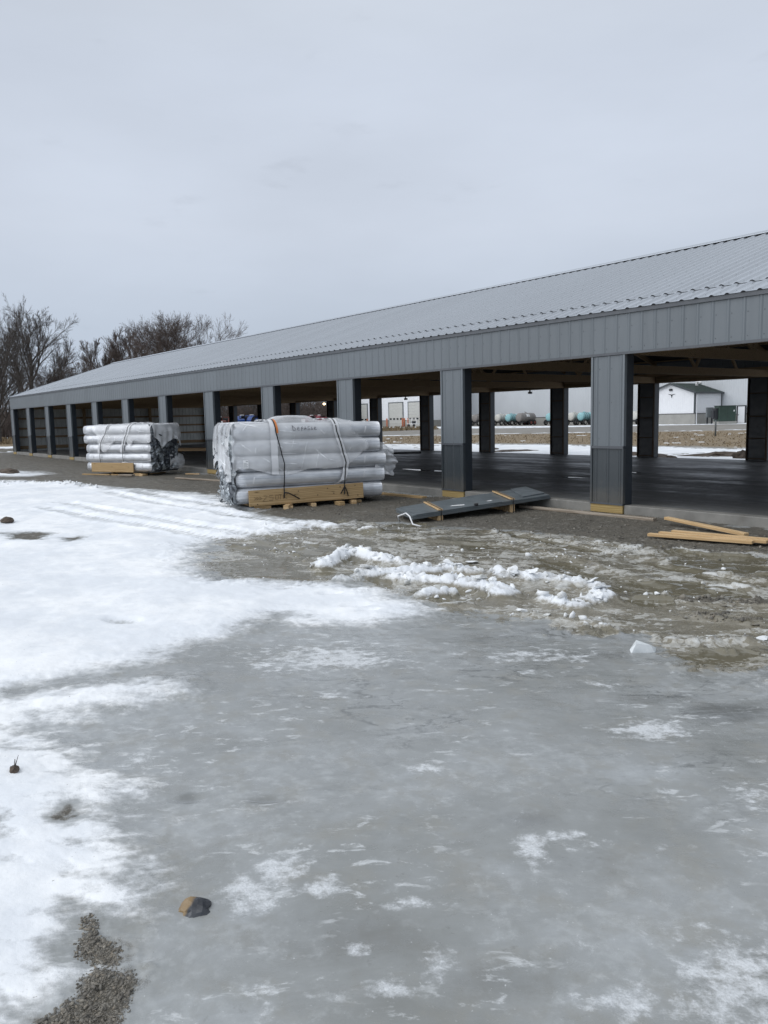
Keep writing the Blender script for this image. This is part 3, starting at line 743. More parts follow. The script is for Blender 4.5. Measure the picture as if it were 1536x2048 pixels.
for L, wd, h, wt in RIDGES:
    if wt < .15:
        for (ax, ay), (bx, by) in zip(L[:-1], L[1:]):
            n = int(math.hypot(bx-ax, by-ay)*260)
            for _ in range(n):
                u = rg.random(); pts.append((ax+(bx-ax)*u+rg.normal(0, wd*.6), ay+(by-ay)*u+rg.normal(0, wd*.6))); sz.append(float(np.clip(rg.lognormal(math.log(.011), .55), .005, .035)))
g2 = scatter('gravel', pts, sz, .75, M['gravel'], 2, sub=0, sink=.4)
g2.data.materials[0] = M['gravel']; tag(g2, 'grey crushed gravel along the concrete curb', 'gravel', kind='stuff')
pts = []; sz = []
for L, wd, h, wt in RIDGES:
    if wt >= .4:
        for (ax, ay), (bx, by) in zip(L[:-1], L[1:]):
            n = int(math.hypot(bx-ax, by-ay)*(30 if h > .08 else 12))
            for _ in range(n):
                u = rg.random(); pts.append((ax+(bx-ax)*u+rg.normal(0, wd*.48), ay+(by-ay)*u+rg.normal(0, wd*.48)))
                sz.append(float(np.clip(rg.lognormal(math.log(.022 if h > .08 else .014), .6), .007, .075)))
for q, n in ((SLUSH[0], 260),):
    for k in in_poly(q, n, rg):
        pts.append(k); sz.append(float(np.clip(rg.lognormal(math.log(.011), .5), .005, .03)))
s1 = scatter('slush', pts, sz, .7, M['slush'], 3, sub=0, jit=.42)
tag(s1, 'lumps of dirty white slush pushed up by tyres', 'slush', kind='stuff')
# ------------------------------------------------------------------ the pole barn
B = 3.658; CW, CD = .625, .23; ZB, ZT = 2.357, 3.05; W = 11.95; XE, XR = -40.1, 14.6; ZW = .90
SL = 1/3.; RIB = .2286
sl_len = math.hypot(1, SL); un = Vector((0, -SL, 1)).normalized()

slab = MB(); slab.box(XE+.02, XR-.02, .235, W-.02, -.45, 0)
tag(slab.build('floor', M['slab']), kind='structure')
curb = MB()
xs = [XE+.01]+[k for n in range(10, -5, -1) for k in (-n*B-.004, -n*B+CW+.004)]
xs = [v for v in xs if XE < v < XR]+[XR-.01]
for i in range(0, len(xs)-1, 2): curb.box(xs[i], xs[i+1], .012, .233, -.45, .003, bev=.012)
tag(curb.build('curb', M['conc']), kind='structure')

barn = thing('pole_barn', 'long open sided grey metal pole barn with a ribbed steel roof', 'pole barn', (0, 0, 0))
def ribs_for(x0, x1): 
    k0 = math.ceil((x0+.04)/RIB); return [k*RIB-x0 for k in range(k0, int((x1-.04)/RIB)+1)]
rb = ribs_for(XE, XR)
def rz(y): return ZT+SL*(y if y < W/2 else W-y)
rf = MB()
v1 = Vector((0, 1, SL)).normalized()
LAP = .60
rf.ribbed((XE, -.05, rz(-.05)), (1, 0, 0), v1, un, XR-XE, (LAP+.12)*sl_len, rb, .019, .080, .022, 0, 1)
o2 = Vector((XE, LAP, rz(LAP)))+un*.006
rf.ribbed(o2, (1, 0, 0), v1, un, XR-XE, (W/2-LAP)*sl_len, rb, .027, .105, .022, 0, 1)
un2 = Vector((0, SL, 1)).normalized(); v2 = Vector((0, -1, SL)).normalized()
rf.ribbed((XR, W+.05, rz(-.05)), (-1, 0, 0), v2, un2, XR-XE, (W/2+.05)*sl_len, [XR-XE-r for r in rb][::-1], .022, .066, .024, 0, 1)
# screws near the camera
for y in [.1+.61*k for k in range(10)]:
    for r in rb:
        x = XE+r+.055
        if x > -7:
            c = Vector((x, y, rz(y)))+un*(.018 if y > LAP else .003)
            e = .0055; a = Vector((e, 0, 0)); b = v1*e
            rf.add([c-a-b, c+a-b, c+a+b, c-a+b, c+un*.007], [(0, 1, 4), (1, 2, 4), (2, 3, 4), (3, 0, 4)], 2)
roof = rf.build('roof', [M['roof'], M['hollow_dark'], M['screw']], barn)
rc = MB()
yr, zr = W/2, rz(W/2)
for sg, vv, nn in ((1, v1, un), (-1, v2, un2)):
    top = Vector((0, yr, zr))+nn*.056
    a = top-vv*.20
    rc.add([(XE-.03, a.y, a.z), (XR, a.y, a.z), (XR, top.y, top.z+.012), (XE-.03, top.y, top.z+.012),
            (XE-.03, a.y, a.z-.012), (XR, a.y, a.z-.012)], [(0, 1, 2, 3) if sg > 0 else (3, 2, 1, 0), (4, 5, 1, 0)])
    c = Vector((0, yr, zr))+nn*.017-vv*.185
    d = c+nn*.024
    rc.add([(XE, c.y, c.z), (XR, c.y, c.z), (XR, d.y, d.z), (XE, d.y, d.z)], [(0, 1, 2, 3)], 1)  # dark strip painting the shade under the cap
rc.build('ridge_cap', [M['roof'], M['hollow_dark']], roof)
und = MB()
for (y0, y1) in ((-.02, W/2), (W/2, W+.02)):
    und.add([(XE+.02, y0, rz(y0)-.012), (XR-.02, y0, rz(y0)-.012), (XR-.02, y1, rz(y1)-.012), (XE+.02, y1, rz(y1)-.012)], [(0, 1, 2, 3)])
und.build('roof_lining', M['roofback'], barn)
for X0, X1 in ((XE-.035, XE), (XR, XR+.035)):
    for (ya, yb_) in ((-.06, W/2), (W+.06, W/2)):
        za, zb_ = rz(min(ya, W-ya) if ya < 0 else W-ya if ya > W else ya), rz(W/2)
        za = ZT-SL*.06
        rk = MB(); rk.beam(((X0+X1)/2, ya, za-.03), ((X0+X1)/2, yb_, zb_-.03), abs(X1-X0)+.05, .15); rk.build('rake_trim', M['trim'], barn)

# fascia: long ribbed band over the openings, front and back
def fascia(y, ny):
    m = MB()
    if ny < 0: m.ribbed((XE, y, ZB+.03), (1, 0, 0), (0, 0, 1), (0, -1, 0), XR-XE, ZT-.075-ZB-.03, rb, .009, .06, .022)
    else: m.ribbed((XR, y, ZB+.03), (-1, 0, 0), (0, 0, 1), (0, 1, 0), XR-XE, ZT-.075-ZB-.03, [XR-XE-r for r in rb][::-1], .009, .06, .022)
    if ny < 0:
        for r in rb:
            x = XE+r+.05
            if x > -16:
                for zz in (ZB+.10, ZB+.42):
                    c = Vector((x, y, zz)); e = .0065
                    m.add([c+Vector((-e, 0, -e)), c+Vector((e, 0, -e)), c+Vector((e, 0, e)), c+Vector((-e, 0, e)), c+Vector((0, -.009, 0))], [(0, 1, 4), (1, 2, 4), (2, 3, 4), (3, 0, 4)], 1)
    f = m.build('fascia', [M['panel'], M['screw']], barn)
    tr = MB(); a, b = (y-.026, y+.02) if ny < 0 else (y-.02, y+.026)
    tr.box(XE-.02, XR, a, b, ZB-.004, ZB+.034); tr.build('bottom_trim', M['eave'], f)
    tr = MB(); tr.box(XE-.02, XR, a-.006 if ny < 0 else a, b if ny < 0 else b+.006, ZT-.078, ZT-.016); tr.build('eave_trim', M['eave'], f)
    return f
fascia(0, -1); fascia(W, 1)
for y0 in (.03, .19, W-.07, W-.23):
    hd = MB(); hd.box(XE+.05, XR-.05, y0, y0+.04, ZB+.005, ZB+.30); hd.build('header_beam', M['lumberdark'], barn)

def make_column(back=False):
    """parts in the column's own coordinates: x 0..CW, front face at y=0"""
    out = []
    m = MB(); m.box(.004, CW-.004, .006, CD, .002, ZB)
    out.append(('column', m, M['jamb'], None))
    p_ = MB(); rbs = [.10, .10+RIB, .10+2*RIB]
    p_.ribbed((0, 0, ZW+.03), (1, 0, 0), (0, 0, 1), (0, -1, 0), CW, ZB-ZW-.04, rbs, .010, .06, .024)
    for r in rbs:
        for zz in (1.05, 1.62, 2.15):
            c = Vector((r+.05, 0, zz)); e = .0065
            p_.add([c+Vector((-e, 0, -e)), c+Vector((e, 0, -e)), c+Vector((e, 0, e)), c+Vector((-e, 0, e)), c+Vector((0, -.009, 0))], [(0, 1, 4), (1, 2, 4), (2, 3, 4), (3, 0, 4)], 1)
    out.append(('upper_panel', p_, [M['panel'], M['screw']], 0))
    w_ = MB(); w_.ribbed((0, 0, 0.02), (1, 0, 0), (0, 0, 1), (0, -1, 0), CW, ZW-.02, rbs, .010, .06, .024)
    out.append(('wainscot', w_, M['wain'], 0))
    b_ = MB(); b_.box(.0, CW, -.026, .004, ZW-.006, ZW+.034); out.append(('band_trim', b_, M['eave'], 0))
    b_ = MB(); b_.box(-.004, CW+.004, -.024, .004, -.004, .022); out.append(('base_trim', b_, M['eave'], 0))
    for nm, x0, x1, z0, z1, mm in (('corner_trim', -.006, .03, ZW+.036, ZB-.006, 'trim'), ('corner_trim', CW-.03, CW+.006, ZW+.036, ZB-.006, 'trim'),
                                   ('corner_trim', -.006, .03, .024, ZW-.008, 'char'), ('corner_trim', CW-.03, CW+.006, .024, ZW-.008, 'char')):
        c_ = MB(); c_.box(x0, x1, -.017, .045, z0, z1); out.append((nm, c_, M['wain' if mm == 'char' else mm], 0))
    k_ = MB(); k_.box(.002, CW-.002, -.012, .03, -.135, -.006, bev=.004)
    out.append(('skirt_board', k_, M['treated'], 0))
    return out
spec = make_column(); protos = {}
first = None
for n in range(11, -5, -1):
    x = -n*B if n < 11 else XE
    if x+CW > XR: continue
    if first is None:
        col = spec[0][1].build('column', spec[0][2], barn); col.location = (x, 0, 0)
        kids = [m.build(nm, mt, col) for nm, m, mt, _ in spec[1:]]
        first = col
    else:
        c = first.copy(); COL.objects.link(c); c.parent = barn; c.location = (x, 0, 0)
        for k in kids:
            d = k.copy(); COL.objects.link(d); d.parent = c
# back row: outer skin away from the camera, framing towards it
m = MB(); m.box(.004, CW-.004, .025, .246, .002, ZB)
firstb = None
st = MB()
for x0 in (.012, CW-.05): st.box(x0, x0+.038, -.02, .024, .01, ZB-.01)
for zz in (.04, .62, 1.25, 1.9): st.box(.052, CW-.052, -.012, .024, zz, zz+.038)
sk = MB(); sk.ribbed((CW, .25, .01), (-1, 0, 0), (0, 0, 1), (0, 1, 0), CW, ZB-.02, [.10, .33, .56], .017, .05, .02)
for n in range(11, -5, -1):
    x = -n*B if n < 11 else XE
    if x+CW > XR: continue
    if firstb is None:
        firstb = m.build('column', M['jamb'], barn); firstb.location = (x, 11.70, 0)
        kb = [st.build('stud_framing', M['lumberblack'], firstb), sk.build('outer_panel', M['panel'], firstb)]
    else:
        c = firstb.copy(); COL.objects.link(c); c.parent = barn; c.location = (x, 11.70, 0)
        for k in kb: d = k.copy(); COL.objects.link(d); d.parent = c
# closed far gable with girts
gw = MB(); gr_ = [.1+RIB*k for k in range(int(W/RIB))]
gw.ribbed((XE+.03, .26, 0.0), (0, 1, 0), (0, 0, 1), (1, 0, 0), W-.5, ZT-.02, gr_, .019, .055, .022)
gw.add([(XE+.03, .02, ZT-.03), (XE+.03, W-.02, ZT-.03), (XE+.03, W/2, rz(W/2)-.03)], [(0, 1, 2)])
gw.add([(XE, 0, 0), (XE, W, 0), (XE, W, ZT), (XE, W/2, rz(W/2)-.02), (XE, 0, ZT)], [(4, 3, 2, 1, 0)], 1)
gable = gw.build('gable_wall', [M['panelback'], M['panel']], barn)
for zz in (.12, .74, 1.22, 1.78, 2.34):
    g_ = MB(); g_.box(XE+.055, XE+.095, .3, W-.3, zz, zz+.10 if zz > .2 else zz+.18); g_.build('girt', M['lumberdark'], gable)
for yy in (3.9, 7.9):
    g_ = MB(); g_.box(XE+.10, XE+.26, yy, yy+.14, 0.0, ZT-.1); g_.build('post', M['lumberdark'], gable)
# roof framing
def truss_mesh():
    t = MB(); z0 = ZB+.10
    t.beam((0, .1, z0+.0), (0, W-.1, z0+.0), .10, .19)
    zt_ = lambda y: rz(y)-.17
    t.beam((0, .12, zt_(.12)), (0, W/2, zt_(W/2)), .04, .14); t.beam((0, W-.12, zt_(.12)), (0, W/2, zt_(W/2)), .04, .14)
    for a, b in ((1.9, 3.0), (3.9, 3.0), (3.9, W/2)):
        for f in (lambda y: y, lambda y: W-y):
            p = (0, f(a), z0+.07); q = (0, f(b), zt_(min(f(b), W-f(b)))-.06)
            t.beam(p, q, .036, .09, (0, 0, 1))
    return t
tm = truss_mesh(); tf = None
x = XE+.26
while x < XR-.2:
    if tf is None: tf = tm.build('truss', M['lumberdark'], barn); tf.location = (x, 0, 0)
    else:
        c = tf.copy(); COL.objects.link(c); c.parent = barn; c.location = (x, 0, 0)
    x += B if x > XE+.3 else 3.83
for k in range(10):
    y = .12+k*.64
    for f in (y, W-y):
        if k == 9 and f != y: continue
        p_ = MB(); zz = rz(min(f, W-f))-.06; p_.box(XE+.06, XR-.05, f-.045, f+.045, zz-.02, zz+.018); p_.build('purlin', M['lumberdark'], barn)

# water on the slab, flat things lying inside
def puddle(cx, cy, ax, ay, seed):
    r = random.Random(seed); n = 26
    ph = [r.uniform(0, 6.28) for _ in range(4)]
    vs = [(cx, cy, .0035)]
    for i in range(n):
        t = 2*math.pi*i/n; k = 1+.22*math.sin(2*t+ph[0])+.16*math.sin(3*t+ph[1])+.1*math.sin(5*t+ph[2])
        vs.append((cx+ax*k*math.cos(t), cy+ay*k*math.sin(t), .0035))
    tag(mesh_obj('water', vs, [(0, 1+i, 1+(i+1) % n) for i in range(n)], M['puddle']), kind='structure')
for a in ((-8.2, 3.5, .8, .20, 1), (-3.65, 3.9, .34, .10, 2), (-3.4, 5.95, .32, .08, 3)): puddle(*a)
mm = MB(); mm.box(-.95, .95, -.45, .45, .004, .05, bev=.01)
o = mm.build('rubber_mat', M['rubber']); o.location = (-17.1, 9.5, 0); o.rotation_euler = (0, 0, R_(50))
tag(o, 'dark flat mat lying on the wet slab behind the large foil bundle', 'mat')
ls = thing('lumber_stack', 'low stack of boards on blocks inside the far end of the barn', 'lumber stack', (-27.2, 5.3, 0), R_(35))
for x in (-1.2, 1.2):
    k_ = MB(); k_.box(x-.05, x+.05, -.5, .5, .002, .09); k_.build('block', M['lumberdark'], ls)
for lv in range(3):
    for j in range(4):
        b_ = MB(); b_.box(-1.85+.05*((lv*3+j) % 3), 1.8-.06*((lv+j*2) % 3), -.48+j*.245, -.25+j*.245, .092+lv*.042, .13+lv*.042); b_.build('board', M['lumber'], ls)

# ------------------------------------------------------------------ bundles of foil-faced rolls
PITCH, RR = .288, .155
def bundle(name, label, P, ax, L, zb, ncol, foil_end, seed, plank, straps, film):
    r = random.Random(seed); rgn = np.random.default_rng(seed)
    a = Vector((ax[0], ax[1], 0)).normalized(); ang = math.atan2(a.y, a.x)
    root = thing(name, label, 'roll bundle', (P[0], P[1], 0), ang, 'bundles of insulation rolls')
    # local axes: x along the rolls, y into the stack, z up
    zc = [zb+RR+PITCH*i for i in range(5)]; tc = [RR+.30*j for j in range(ncol)]; Wd = tc[-1]+RR
    off = [[(r.uniform(-.03, .03), r.uniform(-.05, .05)) for _ in range(ncol)] for _ in range(5)]
    side = -1 if foil_end < 0 else 1
    for i in range(5):
        dx = (0.0, .03, .05, .0, -.03)[i]
        for j in range(ncol):
            m = MB(); ns, nk = 15, 26; ph = r.uniform(0, 6.28); ph2 = r.uniform(0, 6.28)
            x0 = dx*.5+off[i][j][0]; x1 = L+dx+off[i][j][1]
            if foil_end > 0: x0, x1 = dx+off[i][j][1]-.03*i*.3, L+off[i][j][0]
            prof = []
            for s in range(ns):
                x = x0+(x1-x0)*s/(ns-1)
                for k in range(nk):
                    t = 2*math.pi*k/nk
                    cc, ss_ = math.cos(t), math.sin(t); rad = RR*(abs(cc)**2.7+abs(ss_)**2.7)**(-1/2.7)*.985*(1+.007*math.sin(3*t+ph+.3*s)+.006*math.sin(5*t+ph2-.4*s)+.005*math.sin(.8*s+ph))
                    if s in (0, ns-1): rad *= .95
                    prof.append((x, tc[j]+rad*math.cos(t), zc[i]+rad*math.sin(t)*(1.0 if i == 4 else .985)))
            b = len(m.v); m.v += prof
            for s in range(ns-1):
                for k in range(nk):
                    k2 = (k+1) % nk; m.f.append((b+s*nk+k, b+(s+1)*nk+k, b+(s+1)*nk+k2, b+s*nk+k2)); m.m.append(0)
            # rolled ends with a recessed hollow core
            for e, sg in ((0, 1), (ns-1, -1)):
                b2 = len(m.v); ex = prof[e*nk][0]
                for q, dd in ((.55, .012), (.25, .03), (.22, .12)):
                    for k in range(nk):
                        v = prof[e*nk+k]; m.v.append((ex+sg*dd, tc[j]+(v[1]-tc[j])*q, zc[i]+(v[2]-zc[i])*q))
                rings = [b+e*nk, b2, b2+nk, b2+2*nk]
                for u, w in zip(rings[:-1], rings[1:]):
                    for k in range(nk):
                        k2 = (k+1) % nk; m.f.append((u+k, u+k2, w+k2, w+k)); m.m.append(0)
                m.f.append(tuple(rings[3]+k for k in range(nk))); m.m.append(1)  # core bottom blackened to paint its shade
            ro = m.build('roll', [M['roll'], M['hollow_dark']], root, True)
            if j == 0:
                for xx in (.32+r.uniform(-.05, .05), L-.36+r.uniform(-.05, .05)):
                    tp = MB(); n_ = 14
                    vs = []
                    for k in range(n_+1):
                        t = R_(75+210*k/n_) ; q = RR*1.035
                        for e in (-.014, .014): vs.append((xx+e+.02*math.sin(k*.5+ph), tc[j]+q*math.cos(t), zc[i]+q*math.sin(t)))
                    tp.add(vs, [(2*k, 2*k+1, 2*k+3, 2*k+2) for k in range(n_)])
                    tp.build('tape_band', M['web'], ro, True)
    ztop = zc[-1]+RR
    def front_t(z):
        d = min(RR-RR*max(0, 1-min(1, abs(z-c)/RR)**2.7)**(1/2.7) for c in zc)
        return min(d, .06)
    # a path that goes up the front, over the top, and down the back: (y, z, normal y, normal z)
    path = []
    z = zb+.05
    while z < zc[-1]: path.append((front_t(z), z, -1., 0.)); z += .018
    for k in range(1, 7):
        t = R_(180-15*k); path.append((tc[0]+RR*math.cos(t), zc[-1]+RR*math.sin(t), math.cos(t), math.sin(t)))
    n_ = int((Wd-2*RR)/.05)
    for k in range(1, n_):
        y = tc[0]+(Wd-2*RR)*k/n_
        d = min(RR-math.sqrt(max(0, RR*RR-min(RR*RR, (y-c)**2))) for c in tc)
        path.append((y, ztop-min(d, .05)*.5, 0., 1.))
    for k in range(0, 7):
        t = R_(90-15*k); path.append((tc[-1]+RR*math.cos(t), zc[-1]+RR*math.sin(t), math.cos(t), math.sin(t)))
    z = zc[-1]-.02
    while z > zb+.05: path.append((Wd-front_t(z), z, 1., 0.)); z -= .03
    plen = [0]
    for p, q in zip(path[:-1], path[1:]): plen.append(plen[-1]+math.hypot(q[0]-p[0], q[1]-p[1]))
    ztab = [p[1] for p in path]; nfront = next(i for i, p in enumerate(path) if p[2] > -.999)
    def at(u, o):            # u: index into the path (float)
        i = min(int(u), len(path)-2); f = u-i; p, q = path[i], path[i+1]
        return (p[0]+(q[0]-p[0])*f+o*(p[2]+(q[2]-p[2])*f), p[1]+(q[1]-p[1])*f+o*(p[3]+(q[3]-p[3])*f))
    def u_of_z(z): return max(0, (z-zb-.05)/.018)
    utop = nfront+6
    # crumpled foil tails at one end
    nt, nz = 24, 30; vs = []; shade = []
    X0 = -.0 if foil_end < 0 else L
    for iz in range(nz+1):
        for it in range(nt+1):
            tt = Wd*it/nt; zz = zb+(ztop-zb)*iz/nz
            q = mnoise.ridged_multi_fractal(Vector((tt*4.2+seed, zz*2.6, seed)), 1., 2.1, 4, 1., 2.)
            h = (.02+.075*min(2.2, q)*.5+rgn.uniform(0, .04))*(.75 if foil_end < 0 else 1.1)
            edge = min(1, min(it, nt-it)/3., min(iz, nz-iz)/3.)
            h *= .25+.75*edge
            jy, jz = rgn.normal(0, .012, 2)
            # follow the scalloped outline of the rolls
            k = min(math.hypot(tt-c, zz-d) for c in tc for d in zc)
            pull = max(0, k-RR*.95)
            h -= pull*.9
            vs.append((X0+side*h, tt+jy*edge, zz+jz*edge))
    fs = [(i*(nt+1)+j, i*(nt+1)+j+1, (i+1)*(nt+1)+j+1, (i+1)*(nt+1)+j) for i in range(nz) for j in range(nt)]
    # loose flaps
    for _ in range(90):
        y = r.uniform(.02, Wd-.02); z = r.uniform(zb+.05, ztop-.15); x = X0+side*r.uniform(.04, .12)
        ln = r.uniform(.08, .24); w = r.uniform(.02, .07); t = r.uniform(-.9, .9)-1.57; out = r.uniform(.01, .07)
        b = len(vs); px, py, pz = x, y, z
        for k in range(5):
            vs.append((px, py-w/2*math.sin(-t), pz+w/2*math.cos(t))); vs.append((px+side*r.uniform(-.015, .015), py+w/2*math.sin(-t), pz-w/2*math.cos(t)))
            py += math.cos(t)*ln/4; pz += math.sin(t)*ln/4; px += side*r.uniform(-out, out); t += r.uniform(-.5, .5)
            pz = max(pz, zb+.0)
        fs += [(b+2*k, b+2*k+1, b+2*k+3, b+2*k+2) for k in range(4)]
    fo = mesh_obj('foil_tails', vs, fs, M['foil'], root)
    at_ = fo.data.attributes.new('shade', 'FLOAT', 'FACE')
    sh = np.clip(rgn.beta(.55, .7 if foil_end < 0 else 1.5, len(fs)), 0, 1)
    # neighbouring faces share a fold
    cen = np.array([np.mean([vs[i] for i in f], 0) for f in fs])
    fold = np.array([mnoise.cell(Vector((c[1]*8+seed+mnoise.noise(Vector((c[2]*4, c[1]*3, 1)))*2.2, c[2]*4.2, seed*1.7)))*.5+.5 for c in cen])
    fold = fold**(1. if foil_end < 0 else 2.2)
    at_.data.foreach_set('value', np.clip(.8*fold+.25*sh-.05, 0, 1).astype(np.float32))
    # plastic film
    for fn in film(dict(L=L, zb=zb, ztop=ztop, Wd=Wd, at=at, u_of_z=u_of_z, utop=utop, path=path, r=r, side=side, front_t=front_t, seed=seed)):
        fn_v, fn_f = fn
        mesh_obj('plastic_wrap', fn_v, fn_f, M['film'], root, True)
    # straps: (points (x, z or 'top'), width, offset, material, name)
    for nm, pts, wd, of, mt, over in straps:
        m = MB(); seq = []
        us = [(x, u_of_z(z) if z < zc[-1] else nfront+6*min(1, (z-zc[-1])/RR*.98)) for x, z in pts]
        for (xa, ua), (xb, ub) in zip(us[:-1], us[1:]):
            k = max(2, int(abs(ub-ua)/1.2)+3)
            for q in range(k):
                f = q/k; seq.append((xa+(xb-xa)*f, ua+(ub-ua)*f))
        seq.append(us[-1])
        if over:
            xe = us[-1][0]; n2 = len(path)-2
            for q in range(1, 30): seq.append((xe+.02*q/30, us[-1][1]+(n2-us[-1][1])*q/29))
        # straight-ish bridging between the rolls
        P2 = [at(u, of) for _, u in seq]
        ys = [p[0] for p in P2]; ys2 = [min(ys[max(0, i-4):i+5])*.7+ys[i]*.3 if path[min(int(seq[i][1]), len(path)-1)][2] < -.9 else ys[i] for i in range(len(ys))]
        vs = []
        for i, ((x, u), (_, zz)) in enumerate(zip(seq, P2)):
            d = Vector((seq[min(i+1, len(seq)-1)][0]-seq[max(i-1, 0)][0], P2[min(i+1, len(seq)-1)][1]-P2[max(i-1, 0)][1], 0))
            for e in (-.5, .5): vs.append((x+e*wd, ys2[i], zz))
        th = [(vx, vy-.004, vz) for vx, vy, vz in vs]
        m.add(vs, [(2*k, 2*k+2, 2*k+3, 2*k+1) for k in range(len(seq)-1)])
        m.build(nm, M[mt], root, True)
    # plank skid along the front, with blocks under it
    x0, x1, z0, z1, dz, blocks = plank
    m = MB(); m.box(0, x1-x0, -.045, -.005, 0, z1-z0, bev=.004)
    pl = m.build('skid_plank', M['osb'], root); pl.location = (x0, -.012, z0); pl.rotation_euler = (0, -math.atan2(dz, x1-x0), 0)
    m = MB()
    for (bx, by, w, d, h, rot) in blocks:
        k = MB(); k.box(-w/2, w/2, -d/2, d/2, 0, h, bev=.006)
        gzz = gz_at(P[0]+a.x*bx-a.y*by, P[1]+a.y*bx+a.x*by)-.015
        o = k.build('block', M['pine' if r.random() < .5 else 'osb'], root); o.location = (bx, by, gzz); o.rotation_euler = (0, 0, rot)
    return root, pl, front_t, zc, at, u_of_z

def wrinkle(x, v, seed, k=1.):
    a = mnoise.noise(Vector((x*1.3+v*2.2, v*1.1-x*1.6, seed+3))); b = mnoise.noise(Vector((x*2.6-v*3.4, v*1.7+x*.9, seed+9)))
    return k*(.008*mnoise.noise(Vector((x*2, v*2.5, seed)))+.020*max(0, .22-abs(a))+.016*max(0, .16-abs(b)))

def film_big(c):
    L, at, uz, ut, path, sd = c['L'], c['at'], c['u_of_z'], c['utop'], c['path'], c['seed']
    out = []
    nx, nu = 110, 90; u1 = ut+26; u0 = uz(.40)
    vs = []; keep = {}
    for i in range(nx+1):
        x = -.03+2.62*i/nx
        low = .50+.05*math.sin(x*5.2)+.08*math.exp(-((x-.15)/.2)**2)+(.14*min(1, max(0, (x-1.7)/.5)))
        for j in range(nu+1):
            u = uz(low)+(u1-uz(low))*(j/nu)**1.0
            o = .022+wrinkle(x, u*.018, sd)
            if u >= ut-4:
                f = min(1, (u-(ut-4))/8.)
                o += f*(.018*math.exp(-((x-.36)/.26)**2)+.115*math.exp(-((x-1.28)/.40)**4)+.055*math.exp(-((x-2.12)/.12)**2))
            y, z = at(u, o)
            # the film spans the grooves between the rolls
            if u < ut-6: y = y*.45+(-.012-o*.6)*.55
            vs.append((x, y, z))
            mx = 2.36+.10*math.sin(z*7+1)+.05*math.sin(z*19)+.26*math.exp(-((z-.92)/.09)**2)-.18*max(0, .7-z)
            keep[(i, j)] = x < mx
    fs = [(i*(nu+1)+j, (i+1)*(nu+1)+j, (i+1)*(nu+1)+j+1, i*(nu+1)+j+1) for i in range(nx) for j in range(nu) if keep[(i, j)] and keep[(i+1, j)]]
    out.append((vs, fs))
    # curtain over the left end
    vs = []; ny, nz = 46, 60
    for i in range(ny+1):
        y = -.05+(c['Wd']+.1)*i/ny
        low = .62-.28*math.exp(-((y-.05)/.16)**2)+.10*math.sin(y*9)
        for j in range(nz+1):
            f = j/nz; z = c['ztop']+.03-(c['ztop']+.03-low)*f
            x = -.07-.07*math.sin(min(1, f*2.2)*1.57)+.016*math.sin(y*15+2*f+2*mnoise.noise(Vector((y*3, f*1.5, 2))))*(.3+f)+.012*mnoise.noise(Vector((y*4, z*2, 4)))
            if y < .0: x += .05
            if f < .08: x += .05*(1-f/.08)
            vs.append((x, y-.02*f*(1 if y < .3 else 0), z))
    out.append((vs, [(i*(nz+1)+j, i*(nz+1)+j+1, (i+1)*(nz+1)+j+1, (i+1)*(nz+1)+j) for i in range(ny) for j in range(nz)]))
    # loose tail blowing past the right end
    vs = []; na, nb_ = 22, 24
    for i in range(na+1):
        f = i/na
        for j in range(nb_+1):
            g = j/nb_-.5
            x = L-.12+.52*f-.12*abs(g)*f; w = .66-.16*f
            z = .70+g*w*(1.05)-.10*f+.02*math.sin(f*9+g*7)
            y = .10+.10*f+.06*math.sin(g*9+f*5)+.05*mnoise.noise(Vector((f*4, g*6, 8)))+.03*math.sin(g*30)*f
            vs.append((x, y, z))
    out.append((vs, [(i*(nb_+1)+j, (i+1)*(nb_+1)+j, (i+1)*(nb_+1)+j+1, i*(nb_+1)+j+1) for i in range(na) for j in range(nb_)]))
    return out

bx0 = .25
big, plk, front_t, zc, at_big, uzb = bundle('insulation_bundle', 'large strapped bundle of silver rolls under torn plastic, marked with a handwritten name', (-4.72, -4.05), (.258, .966), 2.87, -.06, 4, -1, 11,
    (.24, 2.46, -.095, .195, .04, [(.50, .02, .30, .09, .085, .0), (.95, -.10, .10, .36, .085, -.5), (1.02, -.02, .09, .3, .05, -.3), (1.45, .05, .09, .3, .08, .0), (1.95, -.10, .11, .26, .08, .1), (2.25, .0, .09, .22, .09, .0), (2.36, .1, .2, .09, .06, .1), (.4, .9, .09, .6, .08, 0), (1.4, .9, .09, .6, .08, 0), (2.4, .9, .09, .6, .08, 0)]),
    [('webbing', [(.745, .47), (.74, .8), (.735, 1.24), (.73, 1.43)], .125, .075, 'web', True),
     ('strap', [(.885, .03), (.90, .35), (.915, .66), (.80, 1.15), (.74, 1.38), (.72, 1.43)], .022, .084, 'black', True),
     ('webbing', [(2.04, .30), (2.10, .45), (2.12, .66), (2.0, 1.05), (1.92, 1.32), (1.86, 1.43)], .105, .075, 'web', True),
     ('strap', [(2.06, .03), (2.08, .35), (2.11, .64), (1.99, 1.1), (1.90, 1.36), (1.87, 1.43)], .022, .084, 'black', True),
     ('webbing', [(1.66, .235), (1.80, .232), (1.93, .245), (2.0, .28), (2.05, .33)], .06, .036, 'web', False),
     ('tag_flap', [(.80, 1.22), (.775, 1.33), (.75, 1.41)], .05, .080, 'orange', False)], film_big)

def stroke(polys, mapf, rad, name, mt, parent, n=5):
    m = MB()
    for P in polys: m.tube([mapf(*q) for q in P], rad, n)
    return m.build(name, mt, parent)
